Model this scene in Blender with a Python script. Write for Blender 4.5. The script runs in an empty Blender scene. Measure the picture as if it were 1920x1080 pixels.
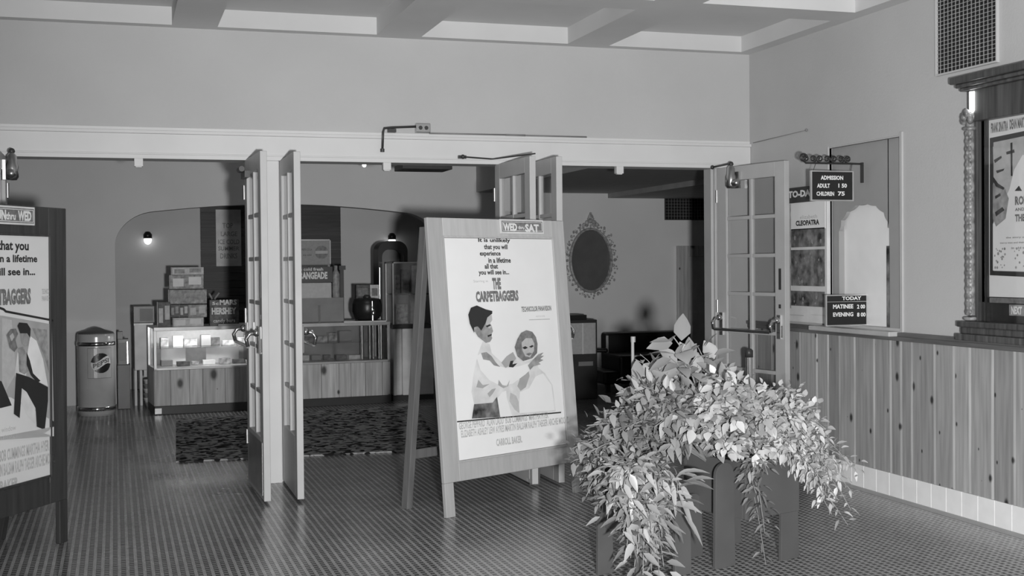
import bpy, bmesh, math, random
from mathutils import Vector as V, Matrix
import mathutils
SC = bpy.context.scene
COL = SC.collection
# ------------------------------------------------------------ camera
F = 2350.0; CH = 1.5556
YAW, PITCH, ROLL = math.radians(17.56), math.radians(-1.0), math.radians(-0.51)
cy, sy = math.cos(YAW), math.sin(YAW)
FW = V((sy*math.cos(PITCH), cy*math.cos(PITCH), math.sin(PITCH)))
r0 = V((cy, -sy, 0)); u0 = r0.cross(FW)
RT = r0*math.cos(ROLL)+u0*math.sin(ROLL); UP = -r0*math.sin(ROLL)+u0*math.cos(ROLL)
CAM = V((0, 0, CH))
cd = bpy.data.cameras.new('camera'); cam = bpy.data.objects.new('camera', cd); COL.objects.link(cam)
cd.sensor_width = 36; cd.lens = F*36/1920; cd.clip_start = .05; cd.clip_end = 200
M3 = Matrix((RT, UP, -FW)).transposed()
cam.matrix_world = Matrix.Translation(CAM) @ M3.to_4x4()
SC.camera = cam
# ------------------------------------------------------------ light
W = bpy.data.worlds.new('world'); SC.world = W; W.use_nodes = True
bg = W.node_tree.nodes['Background']; bg.inputs[0].default_value = (1, 1, 1, 1); bg.inputs[1].default_value = 0.13
fl = bpy.data.lights.new('flash', 'SPOT'); fl.energy = 2150; fl.shadow_soft_size = .07; fl.spot_size = math.radians(100); fl.spot_blend = 1.0
flo = bpy.data.objects.new('flash', fl); COL.objects.link(flo); flo.location = (.30, -.09, 1.43)
flo.rotation_euler = (RT*(1260-960)/F+UP*(540-520)/F+FW).to_track_quat('-Z', 'Y').to_euler()
vs = SC.view_settings; vs.view_transform = 'Standard'; vs.look = 'None'; vs.gamma = 1; vs.exposure = 0.0; vs.use_curve_mapping = False

# ------------------------------------------------------------ placing helpers (a pixel's ray met with a plane of the place)
def ray(px, py): return RT*(px-960)/F+UP*(540-py)/F+FW
def onY(px, py, Y): d = ray(px, py); return CAM+d*(Y/d.y)
def onX(px, py, X): d = ray(px, py); return CAM+d*(X/d.x)
def onZ(px, py, Z=0.): d = ray(px, py); return CAM+d*((Z-CH)/d.z)

# ------------------------------------------------------------ materials
def g4(v): return (v, v, v, 1)
def nt(name):
    m = bpy.data.materials.new(name); m.use_nodes = True; t = m.node_tree; b = t.nodes['Principled BSDF']
    return m, t, b
def N(t, k, **kw):
    n = t.nodes.new(k)
    for a, v in kw.items():
        if a.startswith('i_'): n.inputs[int(a[2:]) if a[2:].isdigit() else a[2:]].default_value = v
        else: setattr(n, a, v)
    return n
def mat(name, v, rough=.6, metal=0., var=.12, scale=6., spec=.5, bump=0., bscale=80.):
    m, t, b = nt(name)
    b.inputs['Roughness'].default_value = rough; b.inputs['Metallic'].default_value = metal
    b.inputs['Specular IOR Level'].default_value = spec
    tc = N(t, 'ShaderNodeTexCoord'); no = N(t, 'ShaderNodeTexNoise'); no.inputs['Scale'].default_value = scale
    no.inputs['Detail'].default_value = 4
    t.links.new(tc.outputs['Object'], no.inputs['Vector'])
    r = N(t, 'ShaderNodeMapRange'); r.inputs[1].default_value = .3; r.inputs[2].default_value = .7
    r.inputs[3].default_value = v*(1-var); r.inputs[4].default_value = min(1, v*(1+var))
    t.links.new(no.outputs['Fac'], r.inputs[0]); t.links.new(r.outputs[0], b.inputs['Base Color'])
    if bump:
        n2 = N(t, 'ShaderNodeTexNoise'); n2.inputs['Scale'].default_value = bscale
        t.links.new(tc.outputs['Object'], n2.inputs['Vector'])
        bp = N(t, 'ShaderNodeBump'); bp.inputs['Strength'].default_value = bump; bp.inputs['Distance'].default_value = .01
        t.links.new(n2.outputs['Fac'], bp.inputs['Height']); t.links.new(bp.outputs[0], b.inputs['Normal'])
    return m
def wood(name, v, axis='Z', knots=0., rough=.5, contrast=.35, ringscale=14, along='Y'):
    m, t, b = nt(name); b.inputs['Roughness'].default_value = rough
    tc = N(t, 'ShaderNodeTexCoord'); mp = N(t, 'ShaderNodeMapping')
    s = {'Z': (ringscale, ringscale, .8), 'X': (.8, ringscale, ringscale), 'Y': (ringscale, .8, ringscale)}[axis]
    mp.inputs['Scale'].default_value = s
    t.links.new(tc.outputs['Object'], mp.inputs['Vector'])
    no = N(t, 'ShaderNodeTexNoise'); no.inputs['Scale'].default_value = 2.5; no.inputs['Detail'].default_value = 6
    t.links.new(mp.outputs[0], no.inputs['Vector'])
    geo = N(t, 'ShaderNodeNewGeometry')
    r = N(t, 'ShaderNodeMapRange'); r.inputs[1].default_value = .3; r.inputs[2].default_value = .72
    r.inputs[3].default_value = v*(1-contrast); r.inputs[4].default_value = v*(1+contrast)
    t.links.new(no.outputs['Fac'], r.inputs[0])
    ri = N(t, 'ShaderNodeMapRange'); ri.inputs[3].default_value = .78; ri.inputs[4].default_value = 1.2
    t.links.new(geo.outputs['Random Per Island'], ri.inputs[0])
    mu = N(t, 'ShaderNodeMath', operation='MULTIPLY'); t.links.new(r.outputs[0], mu.inputs[0]); t.links.new(ri.outputs[0], mu.inputs[1])
    out = mu
    if knots:
        sx_ = N(t, 'ShaderNodeSeparateXYZ'); t.links.new(tc.outputs['Object'], sx_.inputs[0]); mk = N(t, 'ShaderNodeCombineXYZ')
        t.links.new(sx_.outputs[along], mk.inputs[0]); mz = N(t, 'ShaderNodeMath', operation='MULTIPLY'); mz.inputs[1].default_value = .6; t.links.new(sx_.outputs['Z'], mz.inputs[0]); t.links.new(mz.outputs[0], mk.inputs[1])
        vo = N(t, 'ShaderNodeTexVoronoi'); vo.voronoi_dimensions = '2D'; vo.inputs['Scale'].default_value = knots; vo.inputs['Randomness'].default_value = 1
        t.links.new(mk.outputs[0], vo.inputs['Vector'])
        # size varies from knot to knot
        sp = N(t, 'ShaderNodeSeparateColor'); t.links.new(vo.outputs['Color'], sp.inputs[0])
        dv = N(t, 'ShaderNodeMath', operation='DIVIDE'); t.links.new(vo.outputs['Distance'], dv.inputs[0]); t.links.new(sp.outputs[0], dv.inputs[1])
        k = N(t, 'ShaderNodeMapRange'); k.interpolation_type = 'SMOOTHSTEP'
        k.inputs[1].default_value = .05; k.inputs[2].default_value = .17; k.inputs[3].default_value = .12; k.inputs[4].default_value = 1
        t.links.new(dv.outputs[0], k.inputs[0])
        m2 = N(t, 'ShaderNodeMath', operation='MULTIPLY'); t.links.new(mu.outputs[0], m2.inputs[0]); t.links.new(k.outputs[0], m2.inputs[1]); out = m2
    t.links.new(out.outputs[0], b.inputs['Base Color'])
    return m
def emis(name, v, st):
    m, t, b = nt(name); b.inputs['Base Color'].default_value = g4(v); b.inputs['Emission Color'].default_value = g4(1); b.inputs['Emission Strength'].default_value = st
    return m
def glassm(name, tint=.9, refl=1.0):
    m = bpy.data.materials.new(name); m.use_nodes = True; t = m.node_tree; t.nodes.clear()
    o = N(t, 'ShaderNodeOutputMaterial'); mx = N(t, 'ShaderNodeMixShader'); ge = N(t, 'ShaderNodeNewGeometry')
    dp = N(t, 'ShaderNodeVectorMath', operation='DOT_PRODUCT'); t.links.new(ge.outputs['Normal'], dp.inputs[0]); t.links.new(ge.outputs['Incoming'], dp.inputs[1])
    ab = N(t, 'ShaderNodeMath', operation='ABSOLUTE'); t.links.new(dp.outputs['Value'], ab.inputs[0])
    su = N(t, 'ShaderNodeMath', operation='SUBTRACT'); su.inputs[0].default_value = 1; t.links.new(ab.outputs[0], su.inputs[1])
    pw = N(t, 'ShaderNodeMath', operation='POWER'); t.links.new(su.outputs[0], pw.inputs[0]); pw.inputs[1].default_value = 5
    fr = N(t, 'ShaderNodeMath', operation='MULTIPLY_ADD'); t.links.new(pw.outputs[0], fr.inputs[0]); fr.inputs[1].default_value = .8; fr.inputs[2].default_value = .035
    tr = N(t, 'ShaderNodeBsdfTransparent'); tr.inputs[0].default_value = g4(tint); gl = N(t, 'ShaderNodeBsdfGlossy'); gl.inputs['Roughness'].default_value = .04; gl.inputs[0].default_value = g4(refl)
    t.links.new(fr.outputs[0], mx.inputs[0]); t.links.new(tr.outputs[0], mx.inputs[1]); t.links.new(gl.outputs[0], mx.inputs[2]); t.links.new(mx.outputs[0], o.inputs[0])
    return m
def floor_mat():
    m, t, b = nt('mosaic_tile'); b.inputs['Roughness'].default_value = .28
    tc = N(t, 'ShaderNodeTexCoord'); mp = N(t, 'ShaderNodeMapping'); p = .0415
    mp.inputs['Scale'].default_value = (1/p, 1/p, 1/p); t.links.new(tc.outputs['Object'], mp.inputs[0])
    sp = N(t, 'ShaderNodeSeparateXYZ'); t.links.new(mp.outputs[0], sp.inputs[0])
    def M(op, a, bb=None):
        n = N(t, 'ShaderNodeMath', operation=op)
        for i, q in enumerate((a, bb)):
            if q is None: continue
            if isinstance(q, (int, float)): n.inputs[i].default_value = q
            else: t.links.new(q, n.inputs[i])
        return n.outputs[0]
    def absf(c): return M('ABSOLUTE', M('SUBTRACT', M('FRACT', c), .5))
    ax, ay = absf(sp.outputs[0]), absf(sp.outputs[1])
    dark = M('MULTIPLY', M('LESS_THAN', ax, .27), M('LESS_THAN', ay, .32))       # dark square of each cell
    gx = M('LESS_THAN', M('ABSOLUTE', M('SUBTRACT', ax, .27)), .03); gy = M('LESS_THAN', M('ABSOLUTE', M('SUBTRACT', ay, .32)), .03)
    gr = M('MAXIMUM', gx, gy)
    wn = N(t, 'ShaderNodeTexWhiteNoise'); wn.noise_dimensions = '2D'
    fl_ = N(t, 'ShaderNodeVectorMath', operation='FLOOR'); t.links.new(mp.outputs[0], fl_.inputs[0]); t.links.new(fl_.outputs[0], wn.inputs[0])
    no = N(t, 'ShaderNodeTexNoise'); no.inputs['Scale'].default_value = 1.3; no.inputs['Detail'].default_value = 5; t.links.new(tc.outputs['Object'], no.inputs[0])
    wear = M('ADD', .62, M('MULTIPLY', no.outputs['Fac'], .76))
    light = M('MULTIPLY', wear, M('ADD', .37, M('MULTIPLY', wn.outputs[0], .08)))
    dk = M('ADD', .022, M('MULTIPLY', wn.outputs[0], .035))
    c = M('ADD', M('MULTIPLY', light, M('SUBTRACT', 1, dark)), M('MULTIPLY', dk, dark))
    c = M('MULTIPLY', c, M('SUBTRACT', 1, M('MULTIPLY', gr, .55)))
    t.links.new(c, b.inputs['Base Color'])
    rr = N(t, 'ShaderNodeMapRange'); rr.inputs[1].default_value = .3; rr.inputs[2].default_value = .7; rr.inputs[3].default_value = .15; rr.inputs[4].default_value = .3
    t.links.new(no.outputs['Fac'], rr.inputs[0]); t.links.new(rr.outputs[0], b.inputs['Roughness'])
    b.inputs['Specular IOR Level'].default_value = .35
    return m
def leaf_mat(name, lo, hi):
    m, t, b = nt(name); geo = N(t, 'ShaderNodeNewGeometry')
    r = N(t, 'ShaderNodeMapRange'); r.inputs[3].default_value = lo; r.inputs[4].default_value = hi
    t.links.new(geo.outputs['Random Per Island'], r.inputs[0]); t.links.new(r.outputs[0], b.inputs['Base Color'])
    b.inputs['Roughness'].default_value = .42; b.inputs['Specular IOR Level'].default_value = .45
    return m
def carpet_mat():
    m, t, b = nt('mottled_carpet'); b.inputs['Roughness'].default_value = 1; b.inputs['Specular IOR Level'].default_value = .1
    tc = N(t, 'ShaderNodeTexCoord'); vo = N(t, 'ShaderNodeTexVoronoi'); vo.inputs['Scale'].default_value = 22; t.links.new(tc.outputs['Object'], vo.inputs[0])
    r = N(t, 'ShaderNodeMapRange'); r.inputs[1].default_value = .25; r.inputs[2].default_value = .6; r.inputs[3].default_value = .02; r.inputs[4].default_value = .42
    sp = N(t, 'ShaderNodeSeparateColor'); t.links.new(vo.outputs['Color'], sp.inputs[0]); t.links.new(sp.outputs[0], r.inputs[0]); t.links.new(r.outputs[0], b.inputs['Base Color'])
    return m
MT = {}
MT['wall'] = mat('wall_plaster', .53, .75, var=.05, scale=1.1, bump=.12, bscale=60)
MT['trimw'] = mat('white_paint', .70, .5, var=.03, scale=3)
MT['ceil'] = mat('ceiling_plaster', .67, .8, var=.04, scale=2)
MT['lobby'] = mat('lobby_plaster', .84, .8, var=.05, scale=1)
MT['lobceil'] = mat('lobby_ceiling', .42, .8, var=.05)
MT['door'] = mat('door_paint', .51, .45, var=.05, scale=5)
MT['floor'] = floor_mat()
MT['carpet'] = carpet_mat()
MT['pine'] = wood('knotty_pine', .37, 'Z', knots=5.6, rough=.45, contrast=.22)
MT['pined'] = wood('pine_front', .56, 'Z', knots=3.2, rough=.5, contrast=.25, along='X')
MT['basetile'] = mat('white_tile', .92, .25, var=.04, scale=9)
MT['easel'] = wood('easel_light_paint', .46, 'Z', rough=.5, contrast=.08)
MT['easeldark'] = wood('easel_dark_stain', .05, 'Z', rough=.5, contrast=.3)
MT['easelback'] = wood('easel_back_leg', .16, 'Z', rough=.5, contrast=.2)
MT['paper'] = mat('poster_paper', .88, .5, var=.03, scale=3)
MT['paperg'] = mat('poster_paper_left', .78, .5, var=.04, scale=3)
MT['ink'] = mat('black_ink', .03, .5); MT['inkg'] = mat('grey_ink', .2, .5, var=.3, scale=40); MT['inkl'] = mat('pale_ink', .52, .5, var=.08, scale=30)
MT['inkm'] = mat('mid_ink', .33, .5, var=.35, scale=25); MT['white'] = mat('white_ink', .85, .5)
MT['shirt'] = mat('printed_shirt', .72, .5, var=.12, scale=12); MT['skin'] = mat('printed_skin', .32, .5, var=.3, scale=22)
MT['photo'] = mat('printed_photo', .15, .4, var=.9, scale=15)
MT['chrome'] = mat('chrome', .75, .12, 1.0, var=.02); MT['steel'] = mat('brushed_steel', .5, .3, 1.0)
MT['black'] = mat('black_enamel', .02, .35); MT['dark'] = mat('dark_metal', .045, .4); MT['darkwood'] = wood('dark_panelling', .05, 'X', contrast=.4)
MT['felt'] = mat('letter_felt', .018, .9); MT['alu'] = mat('aluminium_frame', .55, .35, .6)
MT['glass'] = glassm('pane_glass', .93); MT['cglass'] = glassm('case_glass', .92)
MT['ornate'] = mat('gilt_frame', .42, .5, var=.45, scale=28); MT['casewood'] = wood('carved_dark_wood', .07, 'Z', contrast=.5, rough=.4)
MT['carve'] = mat('carved_pilaster', .2, .4, var=.6, scale=30)
MT['mirror'] = mat('mirror_glass', .15, .12, .0, var=.1, spec=.5)  # grey base colour stands in for the reflected lobby
MT['void'] = mat('vent_dark', .012, .9); MT['can'] = mat('painted_can', .6, .22, .1, var=.06)
MT['lid'] = mat('can_lid', .13, .4); MT['planter'] = mat('planter_board', .095, .45, var=.08, scale=5)
MT['soil'] = mat('soil', .03, 1); MT['stem'] = mat('plant_stem', .3, .5)
MT['leafa'] = leaf_mat('broad_leaf', .2, .44); MT['leafb'] = leaf_mat('small_bright_leaf', .3, .62); MT['leafc'] = leaf_mat('long_leaf', .08, .36); MT['inkb'] = mat('printed_grey_ground', .42, .5, var=.1, scale=8)
MT['bulb'] = emis('lit_bulb', 1, 5.0); MT['tube'] = emis('lit_tube', 1, 6.0)
MT['mid'] = mat('mid_grey_paint', .25, .5); MT['light'] = mat('light_enamel', .74, .4); MT['box1'] = mat('carton_print', .34, .5, var=.6, scale=22)
MT['box2'] = mat('carton_dark', .09, .5, var=.7, scale=24); MT['box3'] = mat('carton_pale', .62, .5, var=.2, scale=20)
MT['frost'] = mat('etched_glass', .92, .35, var=.03); MT['surround'] = mat('ticket_surround', .36, .5, var=.04)

# ------------------------------------------------------------ mesh builder
ORG = {}
class MB:
    def __init__(s): s.v = []; s.f = []; s.sm = []
    def add(s, vs_, fs, smooth=False):
        n = len(s.v); s.v += [tuple(q) for q in vs_]; s.f += [tuple(i+n for i in f) for f in fs]; s.sm += [smooth]*len(fs); return s
    def box(s, x0, x1, y0, y1, z0, z1):
        x0, x1 = sorted((x0, x1)); y0, y1 = sorted((y0, y1)); z0, z1 = sorted((z0, z1))
        return s.obox(V((x0, y0, z0)), V((x1-x0, 0, 0)), V((0, y1-y0, 0)), V((0, 0, z1-z0)))
    def obox(s, o, a, b, c):
        if a.cross(b).dot(c) < 0: o = o+a; a = -a
        p = [o, o+a, o+a+b, o+b]; p += [q+c for q in p]
        return s.add(p, [(3, 2, 1, 0), (4, 5, 6, 7), (0, 1, 5, 4), (1, 2, 6, 5), (2, 3, 7, 6), (3, 0, 4, 7)])
    def cyl(s, p0, p1, r0, r1=None, n=12, cap=True):
        r1 = r0 if r1 is None else r1; p0 = V(p0); p1 = V(p1); d = (p1-p0).normalized()
        a = d.orthogonal().normalized(); b = d.cross(a); vs_ = []
        for p, r in ((p0, r0), (p1, r1)):
            for i in range(n): t = 2*math.pi*i/n; vs_.append(p+(a*math.cos(t)+b*math.sin(t))*r)
        s.add(vs_, [(i, (i+1) % n, n+(i+1) % n, n+i) for i in range(n)], True)
        if cap: s.add(vs_[:n], [tuple(range(n))[::-1]]); s.add(vs_[n:], [tuple(range(n))])
        return s
    def tube(s, pts, r, n=6, r1=None):
        pts = [V(p) for p in pts]; m = len(pts); vs_ = []; a = None
        for i, p in enumerate(pts):
            d = (pts[min(i+1, m-1)]-pts[max(i-1, 0)]).normalized()
            a = d.orthogonal().normalized() if a is None else (a-d*a.dot(d)).normalized()
            b = d.cross(a); rr = r if r1 is None else r+(r1-r)*i/(m-1)
            for k in range(n): t = 2*math.pi*k/n; vs_.append(p+(a*math.cos(t)+b*math.sin(t))*rr)
        fs = [(i*n+k, i*n+(k+1) % n, (i+1)*n+(k+1) % n, (i+1)*n+k) for i in range(m-1) for k in range(n)]
        fs += [tuple(range(n))[::-1], tuple(range((m-1)*n, m*n))]
        return s.add(vs_, fs, True)
    def lathe(s, c, prof, n=32, axis=None):
        c = V(c); vs_ = []; m = len(prof)
        A = (V((1, 0, 0)), V((0, 1, 0)), V((0, 0, 1))) if axis is None else (V(axis).orthogonal().normalized(), V(axis).normalized().cross(V(axis).orthogonal().normalized()), V(axis).normalized())
        for r, z in prof:
            for i in range(n): t = 2*math.pi*i/n; vs_.append(c+A[0]*(math.cos(t)*r)+A[1]*(math.sin(t)*r)+A[2]*z)
        fs = [(j*n+i, j*n+(i+1) % n, (j+1)*n+(i+1) % n, (j+1)*n+i) for j in range(m-1) for i in range(n)]
        if prof[0][0] > 1e-4: fs.append(tuple(range(n))[::-1])
        if prof[-1][0] > 1e-4: fs.append(tuple(range((m-1)*n, m*n)))
        return s.add(vs_, fs, True)
    def ball(s, c, rx, ry=None, rz=None, n=12):
        ry = ry or rx; rz = rz or rx; c = V(c); vs_ = []; m = n//2+1
        for j in range(m):
            ph = math.pi*j/(m-1)-math.pi/2
            for i in range(n): t = 2*math.pi*i/n; vs_.append(c+V((rx*math.cos(ph)*math.cos(t), ry*math.cos(ph)*math.sin(t), rz*math.sin(ph))))
        return s.add(vs_, [(j*n+i, j*n+(i+1) % n, (j+1)*n+(i+1) % n, (j+1)*n+i) for j in range(m-1) for i in range(n)], True)
    def poly(s, pts, thick=None, n=None):
        """flat outline, optionally given thickness along -n"""
        pts = [V(p) for p in pts]; k = len(pts)
        if thick is None: return s.add(pts, [tuple(range(k))])
        back = [p-n*thick for p in pts]
        return s.add(pts+back, [tuple(range(k)), tuple(range(2*k-1, k-1, -1))]+[(i, k+i, k+(i+1) % k, (i+1) % k) for i in range(k)])
    def text(s, txt, o, u, v, w, h, off=.02, align='L'):
        """letters laid flat on the plane o,u,v, filling a box w by h (o is its lower left corner)"""
        c = bpy.data.curves.new('letters', 'FONT'); c.body = txt; c.offset = off; c.resolution_u = 2
        ob = bpy.data.objects.new('letters', c); COL.objects.link(ob)
        me = bpy.data.meshes.new_from_object(ob.evaluated_get(bpy.context.evaluated_depsgraph_get()))
        P = [q.co.copy() for q in me.vertices]; Fc = [tuple(p.vertices) for p in me.polygons]
        bpy.data.objects.remove(ob); bpy.data.curves.remove(c); bpy.data.meshes.remove(me)
        if not P: return s
        x0 = min(q.x for q in P); x1 = max(q.x for q in P)
        low = 'gjpqy'; has = any(ch in low for ch in txt)
        y0 = min(q.y for q in P); y1 = max(q.y for q in P)
        return s.add([o+u*((q.x-x0)/(x1-x0)*w)+v*((q.y-y0)/(y1-y0)*h) for q in P], Fc)
    def build(s, name, m, parent=None, bevel=0., recalc=True, kind=None, org=None):
        if org is None: org = ORG[parent.name] if parent else V((0, 0, 0))
        me = bpy.data.meshes.new(name); me.from_pydata([tuple(V(q)-org) for q in s.v], [], s.f)
        for p, k in zip(me.polygons, s.sm): p.use_smooth = k
        if recalc:
            b = bmesh.new(); b.from_mesh(me); bmesh.ops.recalc_face_normals(b, faces=b.faces); b.to_mesh(me); b.free()
        me.materials.append(MT[m] if isinstance(m, str) else m); me.update()
        o = bpy.data.objects.new(name, me); COL.objects.link(o)
        if parent: o.parent = parent
        else: o.location = org
        ORG[o.name] = org
        if bevel:
            q = o.modifiers.new('bevel', 'BEVEL'); q.width = bevel; q.segments = 2; q.limit_method = 'ANGLE'
        if kind: o['kind'] = kind
        return o
def thing(name, label, cat, loc, group=None, kind=None):
    o = bpy.data.objects.new(name, None); COL.objects.link(o); o.location = loc; o.empty_display_size = .1
    o['label'] = label; o['category'] = cat
    if group: o['group'] = group
    if kind: o['kind'] = kind
    ORG[o.name] = V(loc); return o
def tag(o, label, cat, group=None, kind=None):
    o['label'] = label; o['category'] = cat
    if group: o['group'] = group
    if kind: o['kind'] = kind
    return o
def plab(o, label): o['label'] = label; return o

D = 9.154; XR = 4.936; HB = 2.33; HT = 2.54; ZC = 3.255
# ============================================================ room shell
MB().box(-7, 14, -3, 18, -.1, 0).build('floor', 'floor', kind='structure')
MB().box(-5, XR, D, D+.22, HT-.05, 3.6).build('wall_front', 'wall', kind='structure')
MB().box(-5, -2.66, D, D+.22, 0, HT).build('wall_front_left', 'wall', kind='structure')
# header board with mouldings
hd = MB(); hd.box(-5, XR-.002, D-.02, D+.2, HB, HT-.035); hd.box(-5, XR-.002, D-.036, D+.1, HT-.035, HT-.012); hd.box(-5, XR-.002, D-.028, D+.1, HB+.028, HB+.04)
hd.box(-5, XR-.002, D-.012, D+.1, HT-.012, HT+.012)
hd.build('trim_1', 'trimw', kind='structure', bevel=.003)
# right wall with an opening for the ticket window
TY0, TY1, TZ0, TZ1 = 7.10, 7.96, 1.12, 2.385
rw = MB(); rw.box(XR, XR+.2, 1.5, TY0, 0, 3.6); rw.box(XR, XR+.2, TY1, D+.22, 0, 3.6); rw.box(XR, XR+.2, TY0, TY1, 0, TZ0); rw.box(XR, XR+.2, TY0, TY1, TZ1, 3.6)
rw.build('wall_right', 'wall', kind='structure')
# ceiling: slab plus crossing beams forming coffers
cl = MB(); cl.box(-5, XR+.1, 1.5, D+.1, ZC+.125, ZC+.25); cl.build('ceiling', 'ceil', kind='structure')
xb = [(-2.7, -2.35), (-1.15, -.82), (.40, .71), (1.845, 2.18), (3.33, 3.67), (4.81, XR)]
n_ = 2
for a, b_ in xb:
    MB().box(a, b_, 1.5, D-.104, ZC, ZC+.13).build('trim_%d' % n_, 'ceil', kind='structure'); n_ += 1
MB().box(-5, XR, D-.104, D, ZC, ZC+.13).build('trim_%d' % n_, 'ceil', kind='structure'); n_ += 1
for y in (7.73, 6.15, 4.5, 2.9):
    b = MB(); xs = [-5]+[q for ab in xb for q in ab]
    for i in range(0, len(xs)-1, 2): b.box(xs[i], xs[i+1], y-.3, y, ZC, ZC+.13)
    b.build('trim_%d' % n_, 'ceil', kind='structure'); n_ += 1
# wainscot of knotty pine boards with chamfered joints
random.seed(11)
wa = MB(); y = D-.002; WZ0, WZ1 = .155, 1.07
while y > 2.6:
    w_ = random.choice([.10, .115, .15, .15, .19, .205, .235]); y2 = y-w_
    c = .012; x = XR-.024
    pts = [(XR-.001, y), (x+.009, y), (x, y-c), (x, y2+c), (x+.009, y2), (XR-.001, y2)]
    m_ = len(pts)
    wa.add([(a, b, z) for z in (WZ0, WZ1) for a, b in pts], [(i, (i+1) % m_, m_+(i+1) % m_, m_+i) for i in range(m_)]+[tuple(range(m_)), tuple(range(m_, 2*m_))])
    y = y2-.001
wo = wa.build('wall_right_wainscot', 'pine', kind='structure')
MB().box(XR-.045, XR, 2.6, D-.002, WZ1, WZ1+.028).box(XR-.034, XR, 2.6, D-.002, WZ1-.03, WZ1).build('trim_%d' % n_, wood('cap_rail_wood', .13, 'Y'), kind='structure', bevel=.004); n_ += 1
bt = MB(); y = D-.01
while y > 2.6: bt.box(XR-.03, XR-.001, y-.148, y, 0, .154); y -= .150
bt.build('baseboard_right', 'basetile', kind='structure', bevel=.0025)
# tile border along the base
MB().box(XR-.11, XR-.031, 2.6, D, 0, .003).build('floor_border', mat('border_tile', .3, .4), kind='structure')
# posts between the door bays, right jamb
for i, (a, b_) in enumerate(((-.95, -.735), (.945, 1.135), (2.815, 2.985))):
    q = MB().box(a, b_, D-.01, D+.12, 0, HB); q.box(a-.012, b_+.012, D+.03, D+.09, 0, HB); q.build('trim_%d' % n_, 'trimw', kind='structure', bevel=.003); n_ += 1
MB().box(4.62, XR-.001, D+.0, D+.16, 0, HB).box(4.60, 4.66, D+.03, D+.16, 0, HB).build('trim_%d' % n_, 'door', kind='structure', bevel=.004); n_ += 1
# small stop blocks hanging from the header, one per bay
for px, pl in ((260, 'first'), (725, 'middle'), (1161, 'farthest right')):
    p = onY(px, 310, D)
    o = MB().box(p.x-.03, p.x+.03, D-.02, D+.03, HB-.055, HB+.001).box(p.x-.022, p.x+.022, D-.012, D+.02, HB-.062, HB-.05).build('door_stop', 'trimw', bevel=.003)
    tag(o, {'first': 'small white stop block under the header, above the trash can side bay', 'middle': 'small white stop block under the header, between the two pairs of opened doors', 'farthest right': 'small white stop block under the header, above the oval mirror'}[pl], 'door stop')

# ---------------------------------------------------------------- lobby shell
PY = 15.2; BY = 17.0
# partition with a wide shallow arch
AX0, AX1 = 0.0, 3.86
arch = []
def archz(x):
    s = (x-AX0)/(AX1-AX0); s = min(max(s, 0), 1)
    base = 2.18+.145*math.sin(math.pi*s)
    e = min(s, 1-s)*(AX1-AX0)
    if e < .42: base = base-(1-math.sqrt(max(0, 1-((.42-e)/.42)**2)))*.36
    return base
lobw = MB(); lobw.box(-4, AX0, PY, PY+.2, 0, 3.2); lobw.box(AX1, 12, PY, PY+.2, 0, 3.2)
n = 64
fx = [AX0+(AX1-AX0)*(.5-.5*math.cos(math.pi*i/n)) for i in range(n+1)]
vs_ = []
for x in fx: vs_ += [(x, PY, archz(x)), (x, PY, 3.2), (x, PY+.2, archz(x)), (x, PY+.2, 3.2)]
fs = []
for i in range(n):
    a = 4*i; b_ = a+4; fs += [(a, b_, b_+1, a+1), (a+2, a+3, b_+3, b_+2), (a, a+2, b_+2, b_)]
lobw.add(vs_, fs)
lobw.build('wall_back', 'lobby', kind='structure')
MB().box(-4, 12, BY, BY+.2, 0, 3.2).build('wall_alcove', 'lobby', kind='structure')
MB().box(-4.2, -4, D+.22, BY+.2, 0, 3.2).build('wall_lobby_left', 'lobby', kind='structure')
MB().box(12, 12.2, D+.22, BY+.2, 0, 3.2).build('wall_lobby_right', 'lobby', kind='structure')
MB().box(XR+.2, 12.2, D+.1, D+.3, 0, 3.2).build('wall_lobby_near', 'lobby', kind='structure')
MB().box(-4.2, 12.2, D+.22, BY+.2, 3.1, 3.3).build('ceiling_lobby', 'lobceil', kind='structure')
MB().box(4.35, 12, D+.22, PY, 2.49, 3.1).build('ceiling_lobby_low', 'lobceil', kind='structure')
# beam whose lower left edge runs toward the viewer
MB().box(6.13, 12, D+.3, PY, 2.43, 2.49).build('trim_%d' % n_, mat('beam_paint', .34, .7), kind='structure'); n_ += 1
# wall panelling behind the counter
p0 = onY(375, 395, BY); p1 = onY(640, 600, BY)
dk = MB(); z = .8
while z < 2.6: dk.box(p0.x, p1.x, BY-.03, BY-.001, z, z+.098); z += .1
dk.build('wall_alcove_panelling', 'darkwood', kind='structure', bevel=.003)
# carpet mat inside the doors
MB().add([onZ(325, 868, .001), onZ(826, 844, .001), onZ(826, 752, .001), onZ(325, 785, .001)], [(0, 1, 2, 3)])
a, b_, c, d_ = onZ(330, 868), onZ(835, 844), onZ(775, 762), onZ(330, 788)
mt = MB(); P = [a, b_, c, d_]; mt.add([q+V((0, 0, .001)) for q in P]+[q+V((0, 0, .014)) for q in P], [(4, 5, 6, 7), (0, 1, 5, 4), (1, 2, 6, 5), (2, 3, 7, 6), (3, 0, 4, 7)])
tag(mt.build('carpet_mat', 'carpet', org=V((a.x, a.y, 0))), 'dark mottled carpet mat on the floor before the snack counter', 'mat')

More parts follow.
